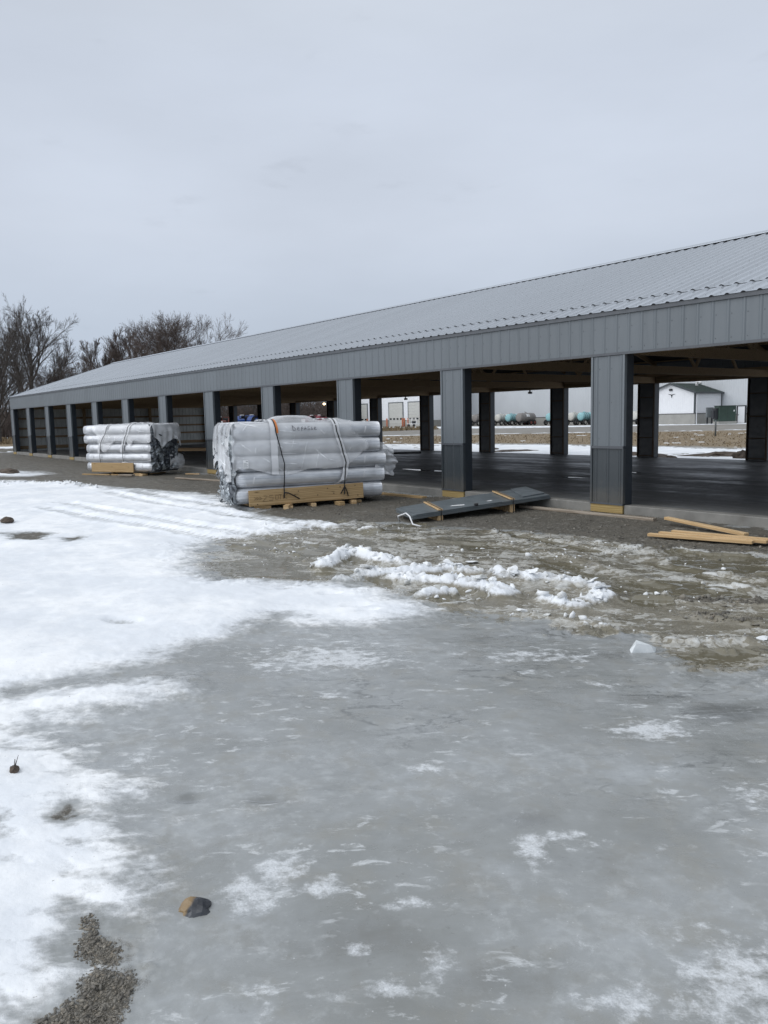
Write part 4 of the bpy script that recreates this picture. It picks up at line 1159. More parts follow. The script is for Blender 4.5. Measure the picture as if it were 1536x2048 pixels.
# handwriting on the top roll, in marker
letters = [  # x, y in letter units
    [(0, 1.15), (.10, .15), (.15, .02)], [(-.05, 1.12), (.4, .62), (.72, .28), (.70, .08), (.2, .0), (.12, .05)],
    [(1.05, .30), (1.45, .42), (1.42, .72), (1.2, .72), (1.08, .45), (1.1, .12), (1.35, .02), (1.55, .10)],
    [(1.9, .62), (1.98, .1), (2.0, -.18)], [(1.92, .55), (2.2, .80), (2.32, .60), (2.15, .36), (1.98, .34)],
    [(2.52, .05), (2.78, .85), (2.92, .02)], [(2.6, .38), (3.0, .40)],
    [(3.75, .82), (3.38, .80), (3.36, .48), (3.68, .38), (3.66, .06), (3.25, .06)],
    [(4.35, .66), (4.08, .62), (4.1, .38), (4.35, .28), (4.3, .06), (4.0, .06)],
    [(4.72, .30), (5.0, .38), (5.02, .62), (4.85, .68), (4.74, .4), (4.82, .08), (5.12, .05), (5.25, .14)]]
def on_roll(x, y):
    z = 1.262+y*.082
    X = 1.10+x*.088
    return (X, front_t(z)-.046, z)
stroke(letters, on_roll, .0042, 'handwriting', M['ink'], big)
# paper label
lb = MB(); lx, lz = .16, .60
nn = 6; vs = []
for k in range(nn+1):
    z = lz+.15*k/nn
    for e in (0, .10): vs.append((lx+e, front_t(z)-.034, z))
lb.add(vs, [(2*k, 2*k+1, 2*k+3, 2*k+2) for k in range(nn)])
lab = lb.build('paper_label', M['paper'], big)
ll = MB()
for k in range(4):
    z = lz+.03+.02*k; ll.box(lx+.012, lx+.085-.02*(k % 2), front_t(z)-.0365, front_t(z)-.0355, z, z+.005)
ll.box(lx+.05, lx+.09, front_t(lz+.13)-.0365, front_t(lz+.13)-.0355, lz+.122, lz+.132)
ll.build('label_print', M['cab'], lab)
# marks on the plank
pk = [[(.0, .7), (.25, .5), (.0, .3)], [(.22, .7), (.47, .5), (.22, .3)], [(.44, .72), (.7, .5), (.44, .28)],
      [(.85, .8), (1.2, .8), (1.0, .45), (.75, .05), (1.2, .08)], [(1.7, .82), (1.35, .8), (1.4, .5), (1.7, .45), (1.65, .12), (1.3, .1)],
      [(1.9, .2), (1.9, .8), (2.15, .8), (2.15, .2), (1.9, .2)], [(2.35, .15), (2.35, .82)], [(2.2, .82), (2.5, .82)], [(2.62, .82), (2.62, .15)], [(2.95, .8), (2.64, .5), (2.95, .18)]]
stroke(pk, lambda x, y: (.09+x*.21, -.0475, .075+y*.13), .0035, 'marker_writing', M['pencil'], plk)
kb = MB()
for x, z in ((.93, .22), (.86, .16), (1.5, .23), (1.62, .13), (1.75, .24), (1.82, .2), (2.05, .25), (2.1, .06), (1.3, .12), (.15, .03)):
    kb.lathe([(.013, -.0475), (.011, -.046)], (x, 0, z), 'y', 8)
kb.build('knot', M['pencil'], plk)
tl = MB(); tl.tube([(.90, -.075, .13), (.97, -.10, .12), (1.08, -.095, .06), (1.18, -.075, .0)], .011, 6)
tl.build('strap_tail', M['black'], big); tl = MB()
tl.tube([(1.99, -.075, .05), (2.03, -.09, .12), (2.07, -.075, .20), (2.11, -.085, .1), (2.14, -.07, .0)], .011, 6)
tl.build('strap_tail', M['black'], big)

def film_small(c):
    L, at, uz, ut, sd = c['L'], c['at'], c['u_of_z'], c['utop'], c['seed']
    out = []; nx, nu = 70, 60; vs = []; keep = {}
    for i in range(nx+1):
        x = .45+(L+.05-.45)*i/nx
        low = .95-.30*math.exp(-((x-.85)/.25)**2)-.32*math.exp(-((x-1.95)/.14)**2)+.12*math.sin(x*4+.6)
        for j in range(nu+1):
            u = uz(low)+(ut+24-uz(low))*(j/nu)
            o = .022+wrinkle(x, u*.018, sd)
            if u > ut-4: o += .05*math.exp(-((x-1.75)/.2)**2)*min(1, (u-ut+4)/8)
            y, z = at(u, o)
            if u < ut-6: y = y*.4+(-.02-o*.7)*.6
            vs.append((x, y, z)); keep[(i, j)] = x > .48+.12*math.sin(z*8)
    out.append((vs, [(i*(nu+1)+j, (i+1)*(nu+1)+j, (i+1)*(nu+1)+j+1, i*(nu+1)+j+1) for i in range(nx) for j in range(nu) if keep[(i, j)]]))
    vs = []; ny, nz = 36, 40
    for i in range(ny+1):
        y = .0+(c['Wd'])*i/ny
        low = .95-.35*math.exp(-((y-.32)/.14)**2)+.10*math.sin(y*8)-.5*max(0, y-.75)
        for j in range(nz+1):
            f = j/nz; z = c['ztop']+.03-(c['ztop']+.03-low)*f
            x = L+.05+.10*math.sin(min(1, f*2.2)*1.57)+.035*math.sin(y*24+2*f)*f+.03*mnoise.noise(Vector((y*6, z*5, 9)))
            if f < .08: x -= .05*(1-f/.08)
            vs.append((x, y, z))
    out.append((vs, [(i*(nz+1)+j, (i+1)*(nz+1)+j, (i+1)*(nz+1)+j+1, i*(nz+1)+j+1) for i in range(ny) for j in range(nz)]))
    # low bag of film on the far corner of the foil end
    vs = []
    for i in range(19):
        for j in range(21):
            f, g = i/18, j/20
            vs.append((L+.05+.09*math.sin(g*3.1)*(.6+.4*f)+.03*mnoise.noise(Vector((f*6, g*6, 3))), .72+.62*f, zb_small+.05+.62*g*(1-.3*f)))
    out.append((vs, [(i*21+j, (i+1)*21+j, (i+1)*21+j+1, i*21+j+1) for i in range(18) for j in range(20)]))
    return out
zb_small = -.05
small, plk2, ft2, zc2, at2, uz2 = bundle('insulation_bundle', 'smaller distant bundle of silver rolls with dark crumpled foil end beside the gravel', (-17.83, -2.72), (.906, .426), 2.80, zb_small, 4, 1, 23,
    (.30, 2.10, -.06, .235, .0, [(.45, .0, 1.2, .09, .05, .02), (1.5, .05, 1.3, .1, .05, -.03), (2.2, .05, .3, .12, .08, .1), (2.45, .0, .12, .3, .07, .2), (.5, .9, .1, .6, .06, 0), (2.2, .9, .1, .6, .06, 0)]),
    [('webbing', [(.62, .52), (.70, .8), (.95, 1.15), (1.08, 1.43)], .12, .032, 'web', True),
     ('strap', [(.70, .03), (.68, .5), (.74, .85), (1.0, 1.2), (1.09, 1.43)], .022, .042, 'black', True),
     ('webbing', [(1.62, .55), (1.66, .75), (1.84, 1.1), (2.0, 1.43)], .15, .032, 'web', True),
     ('strap', [(1.72, .0), (1.66, .5), (1.70, .8), (1.88, 1.2), (2.01, 1.43)], .022, .042, 'black', True),
     ('webbing', [(1.72, .20), (1.68, .27), (1.60, .22)], .08, .05, 'web', False), ('webbing', [(1.72, .27), (1.9, .22), (2.1, .20)], .03, .05, 'web', False)], film_small)

# ------------------------------------------------------------------ strapped flat steel on blocks
tb = thing('trim_bundle', 'strapped stack of flat grey steel sheets tilted on blocks against the curb', 'sheet stack', (0, 0, 0))
def slabq(cs, th, name, mt, parent, nlay=1, skew=0):
    m = MB(); r = random.Random(4)
    for k in range(nlay):
        dx, dy = r.uniform(-skew, skew), r.uniform(-skew, skew)
        z0 = -th*(k+1)/nlay+.0015; z1 = -th*k/nlay
        m.add([(x+dx, y+dy, z+z0) for x, y, z in cs]+[(x+dx, y+dy, z+z1) for x, y, z in cs],
              [(3, 2, 1, 0), (4, 5, 6, 7), (0, 1, 5, 4), (1, 2, 6, 5), (2, 3, 7, 6), (3, 0, 4, 7)])
    return m.build(name, mt, parent)
NF, FF, FB, NB = (-1.03, -2.93, -.03), (-.88, .02, .07), (-2.12, .78, .075), (-1.92, -2.56, -.02)
slabq((NF, FF, FB, NB), .065, 'steel_sheet', M['sheet'], tb, 6, .012)
def lerp(a, b, t): return tuple(x+(y-x)*t for x, y in zip(a, b))
up = lambda p, d: (p[0], p[1], p[2]+d)
slabq((up(lerp(NF, FF, .02), .010), up(lerp(NF, FF, .62), .010), up(lerp(NB, FB, .64), .010), up(lerp(NB, FB, .02), .010)), .008, 'steel_sheet', M['sheet'], tb)
slabq((up(lerp(lerp(NF, FF, .80), lerp(NB, FB, .80), .12), .022), up(lerp(lerp(NF, FF, .985), lerp(NB, FB, .985), .16), .022), up(lerp(NB, FB, .99), .022), up(lerp(NB, FB, .86), .022)), .02, 'steel_sheet', M['sheet'], tb)
for t in (.18, .70):
    a, b = lerp(NF, FF, t), lerp(NB, FB, t+.02)
    w = MB(); w.beam(up(a, .026), up(b, .026), .07, .02); w.build('batten', M['pine'], tb)
    s = MB(); s.beam(up(a, .040), up(b, .040), .018, .004); o_ = Vector(a)+Vector((.022, -.006, 0))
    s.beam((o_.x, o_.y, a[2]+.042), (o_.x, o_.y, a[2]-.21), .018, .004, (0, 1, 0)); s.build('strap', M['black'], tb)
    k = MB(); i_ = Vector(lerp(a, b, .07)); g_ = gz_at(i_.x, i_.y)-.02
    k.beam((i_.x+.05, i_.y-.03, (g_+a[2]-.066)/2), (i_.x-.75, i_.y+.25, (g_+a[2]-.066)/2), .09, max(.05, a[2]-.068-g_)); k.build('block', M['pine'], tb)
pl_ = MB(); q = lerp(lerp(NF, FF, .28), lerp(NB, FB, .28), .28); q2 = lerp(lerp(NF, FF, .38), lerp(NB, FB, .38), .16)
pl_.add([up(q, .0125), up(lerp(q, q2, .9), .0125), up((q2[0]-.10, q2[1]+.05, q2[2]), .0125), up((q[0]-.06, q[1]+.1, q[2]), .0125)], [(0, 1, 2, 3)])
q = lerp(lerp(NF, FF, .55), lerp(NB, FB, .55), .2); pl_.add([up(q, .0125), up((q[0]-.02, q[1]+.12, q[2]+.003), .0125), up((q[0]-.07, q[1]+.12, q[2]+.003), .0125), up((q[0]-.06, q[1], q[2]), .0125)], [(0, 1, 2, 3)])
pl_.build('label', M['paper'], tb)
kn = MB(); q = lerp(NF, FF, .42); kn.tube([(q[0]-.02, q[1], q[2]+.02), (q[0]+.02, q[1]+.05, q[2]+.03)], .022, 6); kn.build('clip', M['black'], tb)
tw = MB(); a = Vector(NF)+Vector((-.35, .10, -.05))
tw.tube([(a.x-.06, a.y-.05, gz_at(a.x, a.y)+.01), (a.x+.05, a.y-.16, a.z+.02), (a.x+.20, a.y-.12, a.z+.075), (a.x+.34, a.y-.16, a.z+.04), (a.x+.48, a.y-.22, a.z-.06), (a.x+.66, a.y-.22, gz_at(a.x+.66, a.y-.22)+.01)], .012, 7)
tw.build('loose_band', M['web'], tb, True)

# ------------------------------------------------------------------ loose boards on the ground
def board(label, p, q, w, h, mt, name='lumber_board', group='loose boards by the barn'):
    p = Vector(p); q = Vector(q); d = q-p; L = d.length
    m = MB(); m.box(0, L, -w/2, w/2, 0, h, bev=.004)
    o = m.build(name, M[mt]); o.location = p
    o.rotation_euler = (0, -math.atan2(d.z, math.hypot(d.x, d.y)), math.atan2(d.y, d.x))
    return tag(o, label, 'board', group)
board('long weathered board lying along the curb under the nearest grey column', (-1.22, -.36, -.145), (1.40, -.29, -.150), .10, .045, 'oldwood')
board('single fresh pine board lying apart above the three stacked boards', (1.72, -.50, -.075), (3.06, -.78, -.145), .09, .04, 'pine')
board('front board of the three fresh pine boards stacked side by side', (2.22, -1.66, -.135), (3.46, -1.38, -.130), .088, .038, 'pine')
board('middle board of the three fresh pine boards stacked side by side', (2.30, -1.535, -.120), (3.58, -1.275, -.122), .088, .038, 'pine')
board('back board of the three fresh pine boards, reaching past the photo edge', (2.40, -1.405, -.105), (3.98, -1.10, -.118), .088, .038, 'pine')
board('short tan board on gravel between the large bundle and the curb', (-5.2, -.52, -.15), (-3.68, -.46, -.145), .14, .04, 'osb')
board('long pale board on gravel right of the smaller bundle', (-13.4, -1.55, -.15), (-11.2, -1.12, -.15), .09, .04, 'oldwood')
board('tiny pale offcut near the barn behind the smaller bundle', (-14.9, -.60, -.15), (-14.5, -.33, -.15), .08, .03, 'pine')
board('pale stub of board beside the foil end of the smaller bundle', (-15.75, -2.35, -.13), (-15.3, -2.1, -.13), .16, .05, 'oldwood')

# ------------------------------------------------------------------ ice blocks, stones
def lump(name, label, cat, loc, size, mt, seed, flat=False, group=None, rot=0, sub=3, amp=.35, tilt=(0, 0)):
    bm = bmesh.new(); bmesh.ops.create_icosphere(bm, subdivisions=sub, radius=1.)
    for v in bm.verts:
        d = v.co.normalized(); n = mnoise.noise(d*1.3+Vector((seed, 0, 0)))*amp+mnoise.noise(d*3.1+Vector((0, seed, 0)))*amp*.4
        c = d*(1+n)
        if flat: c.z = max(-.5, min(.5, c.z*1.2))*1.2
        v.co = Vector((c.x*size[0], c.y*size[1], c.z*size[2]))
    me = bpy.data.meshes.new(name); bm.to_mesh(me); bm.free(); me.materials.append(mt)
    o = link(bpy.data.objects.new(name, me)); o.location = loc; o.rotation_euler = (tilt[0], tilt[1], rot)
    return tag(o, label, cat, group)
ib = MB()   # a wedge-shaped splinter of ice
wv = [(-.085, -.04, -.02), (.075, -.045, -.02), (.085, .035, -.02), (-.06, .045, -.02), (-.05, -.03, .052), (.045, -.035, .043), (.088, -.015, .016), (.07, .03, .022), (-.035, .03, .060), (-.088, -.01, .004)]
ib.add(wv, [(3, 2, 1, 0), (0, 1, 5, 4), (1, 6, 5), (1, 2, 7, 6), (2, 3, 8, 7), (5, 6, 7, 8), (4, 5, 8), (0, 4, 9), (4, 8, 9), (3, 0, 9), (8, 3, 9)])
o = ib.build('ice_block', M['ice']); o.location = (5.09, -5.95, -.15); o.rotation_euler = (0, 0, R_(50))
tag(o, 'single clear wedge of ice standing alone on the wet grey ice', 'ice block')
def two_tone():
    t = NT('two_tone_rock'); o = t.obj(); s = t.node('ShaderNodeSeparateXYZ'); t.l.new(o, s.inputs[0])
    n = t.noise(o, 9, 5)
    k = t.step(t.math('ADD', t.math('MULTIPLY', s.outputs[0], 16.), t.math('MULTIPLY', t.math('SUBTRACT', n, .5), 1.2)), -.15, .15)
    t.p(col=t.mix(k, t.mix(t.step(n, .3, .7), (.20, .13, .06), (.30, .21, .11)), t.mix(t.step(n, .4, .7), (.022, .025, .032), (.06, .065, .075))), rough=.35); t.bump(n, .5, .01); return t.mat
lump('stone', 'half tan half black stone frozen into the ice in front', 'stone', (5.825, -9.542, -.174), (.060, .050, .040), two_tone(), 8, rot=R_(37), amp=.4)
lump('stone', 'brown stone half buried in ice at the bottom edge', 'stone', (6.29, -9.835, -.168), (.030, .022, .014), M['gravel'], 12, rot=.4)
lump('dirt_clod', 'small dark twiggy clod sticking out of the near snow', 'dirt clod', (4.38, -9.78, -.115), (.030, .022, .016), M['dirt'], 5)
tws = MB()
for dx, dy, dz in ((.02, .0, .05), (-.02, .01, .035), (.035, -.01, .02), (.005, .02, .06)): tws.tube([(4.38, -9.78, -.11), (4.38+dx, -9.78+dy, -.11+dz)], [.003, .001], 5)
o = tws.build('twig', M['bark'], bpy.data.objects['dirt_clod']); o.matrix_parent_inverse = Matrix.Translation((-4.38, 9.78, .115))
lump('dirt_clod', 'dark clod lying on the snow at the left edge', 'dirt clod', (-6.0, -7.6, -.10), (.12, .10, .05), M['dirt'], 6)
lump('dirt_clod', 'low dark heap on the grey ice near the far left', 'dirt clod', (-21.3, -4.3, -.13), (.5, .35, .12), M['dirt'], 7)
plates = [(3.75, -4.72, .24, .15), (3.92, -4.86, .2, .13), (3.62, -4.62, .18, .12), (4.02, -5.05, .16, .12), (2.86, -4.88, .17, .12), (3.06, -4.80, .2, .13), (2.62, -5.12, .18, .12), (5.5, -5.12, .15, .09), (2.25, -5.05, .16, .1), (1.95, -4.55, .2, .16)]
for i, (x, y, a, b) in enumerate(plates):
    z = gz_at(x, y)+.006+.014*rnd.random()
    lump('ice_slab', 'flat broken slab of ice lying in the muddy slush', 'ice slab', (x, y, z), (a*.36, b*.36, .013), M['slush'], 30+i, True, 'broken ice slabs in the slush', rot=rnd.uniform(0, 3), sub=2, amp=.8, tilt=(rnd.uniform(-.45, .45), rnd.uniform(-.45, .45)))
chunks = [(.62, -5.36, .085), (.75, -5.50, .06), (2.05, -5.28, .08), (2.12, -5.05, .09), (2.5, -4.98, .08), (2.85, -4.86, .1), (2.7, -5.40, .09), (2.95, -5.40, .10), (3.12, -5.40, .07), (2.9, -5.88, .07), (3.86, -5.32, .09), (3.98, -5.22, .07), (3.85, -5.80, .06), (4.05, -5.73, .05)]
for i, (x, y, a) in enumerate(chunks):
    bm = hull(np.random.default_rng(60+i), 16)
    bmesh.ops.subdivide_edges(bm, edges=bm.edges[:], cuts=2, use_grid_fill=True)
    for v in bm.verts:
        n = mnoise.noise(v.co*2.6+Vector((i, 0, 0)))*.16+mnoise.noise(v.co*7+Vector((0, i, 0)))*.09
        v.co *= 1+n; v.co.x *= a*.95; v.co.y *= a*.7; v.co.z *= a*(.36 if i % 2 else .55)
    me = bpy.data.meshes.new('snow_chunk'); bm.to_mesh(me); bm.free(); me.materials.append(M['slush'])
    o = link(bpy.data.objects.new('snow_chunk', me)); o.location = (x, y, gz_at(x, y)+a*.05); o.rotation_euler = (rnd.uniform(-.4, .4), rnd.uniform(-.4, .4), rnd.uniform(0, 3))
    tag(o, 'rough white chunk on the ridge of pushed up snow', 'snow chunk', 'white chunks along the pushed up snow ridges')
for i, (x, y, a, b, lab) in enumerate(((-5.3, 14.6, .36, .30, 'tallest brown dirt heap just behind the barn'), (-7.7, 13.7, .7, .16, 'low dark dirt clods behind the barn, left of the heap'), (-10.2, 15., .9, .14, 'dark dirt clods in the snow seen behind the nearest column'), (-6.6, 15.8, 1.2, .16, 'long dark row of dirt beyond the tallest heap'), (-16.1, 15., 1.3, .10, 'thin dark row of dirt in the snow behind the second column'), (-18.5, 16.2, .8, .09, 'small dark dirt patch in the snow farther behind the barn'))):
    lump('dirt_mound', lab, 'dirt mound', (x, y, -.17), (a, a*.6, b*1.0), M['dirt'], 80+i, False, 'dirt mounds behind the barn', rot=rnd.uniform(0, 3), amp=.6)
# ------------------------------------------------------------------ far buildings beyond the barn
G = -.16
def rib_list(L, s=.3): return [s*k for k in range(1, int(L/s))]
def wall_y(m, x0, x1, y, z0, z1, mi=0, s=.3): m.ribbed((x0, y, z0), (1, 0, 0), (0, 0, 1), (0, -1, 0), x1-x0, z1-z0, rib_list(x1-x0, s), .02, .07, .03, mi)
def wall_x(m, x, y0, y1, z0, z1, mi=0, s=.3): m.ribbed((x, y0, z0), (0, 1, 0), (0, 0, 1), (1, 0, 0), y1-y0, z1-z0, rib_list(y1-y0, s), .02, .07, .03, mi)

gar = thing('garage_building', 'white steel building with tall pale garage doors and orange posts in front', 'garage building', (0, 0, 0))
x0, x1, y = -112, -89.8, 73.5
m = MB(); wall_y(m, x0, x1, y, .9, 8.0); wall_x(m, x1, y, 98, .9, 8.0)
m.box(x0, x1-.05, y+.05, 98, G-.2, 8.0); m.build('wall', M['white_steel'], gar)
m = MB(); m.box(x0-.03, x1+.06, y-.07, 98, G-.2, .86); m.build('wainscot', M['block'], gar)
m = MB(); m.box(x0-.03, x1+.09, y-.09, y+.02, .86, .95); m.build('band_trim', M['darkmetal'], gar)
m = MB(); m.add([(x0-.4, y-.5, 7.95), (x1+.5, y-.5, 7.95), (x1+.5, 86, 10.6), (x0-.4, 86, 10.6), (x0-.4, 98.5, 7.95), (x1+.5, 98.5, 7.95)], [(0, 1, 2, 3), (3, 2, 5, 4)])
m.add([(x1, y, 7.95), (x1, 98, 7.95), (x1, 86, 10.6)], [(0, 1, 2)]); m.add([(x0, y, 7.95), (x0, 98, 7.95), (x0, 86, 10.6)], [(2, 1, 0)]); m.build('roof', M['green'], gar)
for (dx0, dx1) in ((-110.4, -106.4), (-100.24, -96.29), (-94.96, -91.0)):
    m = MB(); n = 8
    for k in range(n): m.box(dx0+.1, dx1-.1, y-.10, y-.074, G+.02+4.0*k/n, G+.02+4.0*(k+1)/n-.02, bev=.008)
    d = m.build('garage_door', M['door'], gar)
    m = MB(); m.box(dx0-.02, dx0+.1, y-.14, y-.03, G, G+4.1); m.box(dx1-.1, dx1+.02, y-.14, y-.03, G, G+4.1); m.box(dx0-.02, dx1+.02, y-.14, y-.03, G+4.03, G+4.15); m.build('door_frame', M['cab'], d)
    for k in range(4):
        c = dx0+.1+(dx1-dx0-.2)*(k+.5)/4; m = MB(); m.box(c-.26, c+.26, y-.115, y-.095, 1.02, 1.30); m.build('door_window', M['glass'], d)
for q in (x0-.05, x1-.08):
    m = MB(); m.box(q, q+.11, y-.06, y+.03, .95, 7.9); m.build('corner_trim', M['white_steel'], gar)

hall = thing('warehouse', 'huge pale grey steel warehouse wall filling the background behind the tank trailers', 'warehouse', (0, 0, 0))
y2 = 83.
m = MB(); wall_y(m, -89.7, -8, y2, .98, 8.6); m.box(-89.6, -8, y2+.05, 120, G-.2, 8.6); m.build('wall', M['hall_steel'], hall)
m = MB(); m.box(-89.6, -8.0, y2-.07, y2+.04, G-.2, .92); m.build('wainscot', M['block'], hall)
m = MB(); m.box(-89.6, -8.0, y2-.09, y2+.02, .92, 1.0); m.build('band_trim', M['darkmetal'], hall)
m = MB(); m.add([(-89.6, y2-.5, 8.55), (-7.5, y2-.5, 8.55), (-7.5, 102, 12), (-89.6, 102, 12), (-89.6, 121, 8.55), (-7.5, 121, 8.55)], [(0, 1, 2, 3), (3, 2, 5, 4)]); m.add([(-8, y2, 8.55), (-8, 120, 8.55), (-8, 102, 12)], [(0, 1, 2)]); m.build('roof', M['green'], hall)
m = MB(); m.box(-42.80, -41.92, y2-.12, y2-.07, G+.02, 1.88, bev=.01); d = m.build('door', M['white_steel'], hall)
m = MB(); m.box(-42.95, -42.80, y2-.15, y2-.05, G, 1.95); m.box(-41.92, -41.77, y2-.15, y2-.05, G, 1.95); m.box(-42.95, -41.77, y2-.15, y2-.05, 1.88, 1.99); m.build('door_frame', M['darkmetal'], d)
m = MB(); m.lathe([(.05, y2-.22), (.05, y2-.12)], (-42.68, 0, .85), 'y', 10); m.build('handle', M['cab'], d)

ax0, ax1, ay = -51.4, -44.96, 77.0
an = thing('annex_building', 'small white building with dark green gable roof and a longhorn emblem', 'annex building', (0, 0, 0))
axm = (ax0+ax1)/2; ze, zp = 3.72, 4.82
m = MB(); wall_y(m, ax0, ax1, ay, 1.14, ze-.02, s=.25); wall_x(m, ax1, ay, y2-.1, 1.14, ze-.02, s=.25)
m.add([(ax0, ay, ze-.02), (ax1, ay, ze-.02), (axm, ay, zp-.05)], [(0, 1, 2)])
m.box(ax0, ax1-.06, ay+.06, y2-.1, G-.2, ze-.1); m.build('wall', M['white_steel'], an)
m = MB(); m.box(ax0-.03, ax1+.05, ay-.06, y2-.1, G-.2, 1.09); m.build('wainscot', M['block'], an)
m = MB(); m.box(ax0-.05, ax1+.08, ay-.09, ay+.02, 1.09, 1.16); m.build('band_trim', M['darkmetal'], an)
m = MB(); m.box(ax1-.02, ax1+.08, ay+.021, y2-.1, 1.09, 1.16); m.build('band_trim', M['darkmetal'], an)
m = MB(); oh = .32; sl = (zp-ze)/((ax1-ax0)/2)
for sg in (-1, 1):
    a = (axm+sg*((ax1-ax0)/2+oh), ze-sl*oh)
    m.add([(a[0], ay-.3, a[1]), (axm, ay-.3, zp), (axm, y2-.02, zp), (a[0], y2+.35 if sg > 0 else y2-.02, a[1]), (a[0], ay-.3, a[1]+.07), (axm, ay-.3, zp+.07), (axm, y2-.02, zp+.07), (a[0], y2-.1 if sg < 0 else y2-.1, a[1]+.07)],
          [(4, 5, 6, 7), (5, 4, 7, 6), (3, 2, 1, 0)])
r_ = m.build('roof', M['green'], an)
m = MB()
for sg in (-1, 1):
    a = (axm+sg*((ax1-ax0)/2+oh), ze-sl*oh); m.beam((a[0], ay-.32, a[1]-.02), (axm, ay-.32, zp-.02), .06, .22)
m.beam((axm+(ax1-ax0)/2+oh, ay-.3, ze-sl*oh-.02), (axm+(ax1-ax0)/2+oh, y2-.1, ze-sl*oh-.02), .06, .18); m.build('fascia', M['char'], r_)
m = MB(); m.box(ax1-.13, ax1+.035, ay-.05, ay+.10, 1.17, ze-.1); m.build('corner_trim', M['char'], an)
m = MB(); m.tube([(ax1+.16, ay+.16, ze-.05), (ax1+.13, ay+.16, ze-.3), (ax1+.13, ay+.16, .1), (ax1+.2, ay+.1, G+.05)], .055, 8); m.build('downpipe', M['white_steel'], an)
m = MB(); m.box(ax1+.01, ax1+.07, y2-.22, y2-.12, 1.17, ze-.1); m.build('corner_trim', M['char'], an)
m = MB(); m.box(-48.40, -47.98, ay-.16, ay-.02, 3.96, 4.12); m.box(-48.36, -48.02, ay-.20, ay-.02, 4.122, 4.19); w_ = m.build('wall_lamp', M['darkmetal'], an)
m = MB(); m.box(-48.36, -48.02, ay-.15, ay-.05, 3.92, 3.955); m.build('lens', M['cab'], w_)
# longhorn silhouette
hs = [(-.44, .10), (-.34, .085), (-.2, .05), (-.1, .03), (-.11, -.0), (-.06, -.06), (-.03, -.2), (.03, -.2), (.06, -.06), (.11, 0), (.1, .03), (.2, .05), (.34, .085), (.44, .10), (.3, .115), (.14, .10), (.05, .085), (-.05, .085), (-.14, .10), (-.3, .115)]
m = MB(); n = len(hs); sx, sz = 1.15, 1.4
m.add([(-48.08+x*sx, ay-.035, 3.38+z*sz) for x, z in hs]+[(-48.08+x*sx, ay-.022, 3.38+z*sz) for x, z in hs], [tuple(range(n))]+[(i, (i+1) % n, n+(i+1) % n, n+i) for i in range(n)]); m.build('emblem', M['darkmetal'], an)
m = MB()
pv = [(-47.2, 81.0, 4.3), (-47.2, 81.0, 4.85), (-47.1, 80.95, 5.02), (-46.85, 80.9, 5.06), (-46.62, 80.85, 4.98), (-46.55, 80.85, 4.78)]
m.tube(pv, .17, 12); m.build('roof_vent', M['whitep'], r_, True)

m = MB(); m.box(-.42, .42, -.16, .16, 0.78, 1.98, bev=.02)
uc = thing('utility_cabinet', 'grey electrical cabinet on two posts beside the white annex wall', 'utility cabinet', (-43.4, 77.6, G), R_(60))
m.build('cabinet', M['cab'], uc)
for q in (-.36, .02):
    m = MB(); m.box(q, q+.34, -.185, -.162, .84, 1.92, bev=.01); m.build('door', M['cab'], uc)
for s in (-.28, .28):
    m = MB(); m.box(s-.06, s+.06, -.08, .08, 0, .778); m.build('leg', M['darkmetal'], uc)
m = MB(); m.lathe([(.07, -.26), (.07, -.19)], (.2, 0, 1.45), 'y', 12); m.build('meter', M['cab'], uc)
gx = thing('transformer_box', 'large dark green enclosure standing between grey cabinet and white door', 'transformer', (-41.3, 77.3, G), R_(60))
m = MB(); m.box(-1.15, 1.15, -.6, .6, 0, .32, bev=.02); m.build('plinth', M['block'], gx)
m = MB(); m.box(-1.05, 1.05, -.55, .55, .322, 2.1, bev=.03); m.build('body', M['greenbox'], gx)
m = MB(); m.box(-1.42, -1.055, -.35, .3, .6, 1.85, bev=.02); m.build('side_box', M['darkmetal'], gx)
m = MB(); m.box(-1.62, -1.425, -.3, .2, .75, 1.6, bev=.02); m.build('side_box', M['darkmetal'], gx)
m = MB(); m.box(-1.1, 1.1, -.6, .6, 2.103, 2.15, bev=.01); m.build('lid', M['greenbox'], gx)
m = MB(); m.box(.72, .86, -.565, -.553, 1.45, 1.63); m.build('sticker', M['paper'], gx)
m = MB(); m.box(-.01, .01, -.56, -.553, .4, 2.0); m.build('door_seam', M['darkmetal'], gx)

def post(name, label, cat, x, y, h, r, mt, group=None):
    m = MB(); m.lathe([(r, 0), (r, h-.06), (r*.8, h-.02), (r*.4, h)], (0, 0, 0), 'z', 12)
    o = m.build(name, M[mt], None, True); o.location = (x, y, G); return tag(o, label, cat, group)
bl = ['orange bollard beside the leftmost garage door seen past the third column', 'orange bollard left of the middle garage door', 'orange bollard at the right edge of the middle garage door', 'orange bollard between the middle and right garage doors, next to the cone']
for (x, l) in zip((-103.9, -98.3, -94.1, -92.7), bl): post('bollard', l, 'bollard', x, 71.5, 1.45, .13, 'bollard', 'orange bollards by the garage doors')
post('bollard', 'second orange bollard close behind the one at the middle garage door edge', 'bollard', -94.6, 72.3, 1.45, .13, 'bollard', 'orange bollards by the garage doors')
cn = MB(); cn.box(-.18, .18, -.18, .18, 0, .04); cn.lathe([(.14, .042), (.10, .25), (.06, .5), (.03, .62)], (0, 0, 0), 'z', 12)
o = cn.build('traffic_cone', M['bollard']); o.location = (-91.9, 71.0, G); tag(o, 'small orange traffic cone by the right garage door', 'traffic cone')
post('marker_post', 'short grey post standing in the brown grass before the annex', 'post', -18.9, 36.5, .98, .055, 'cab')
tr = thing('flatbed_cart', 'small white railed cart parked before the right garage door', 'cart', (-90.6, 71.0, G), R_(5))
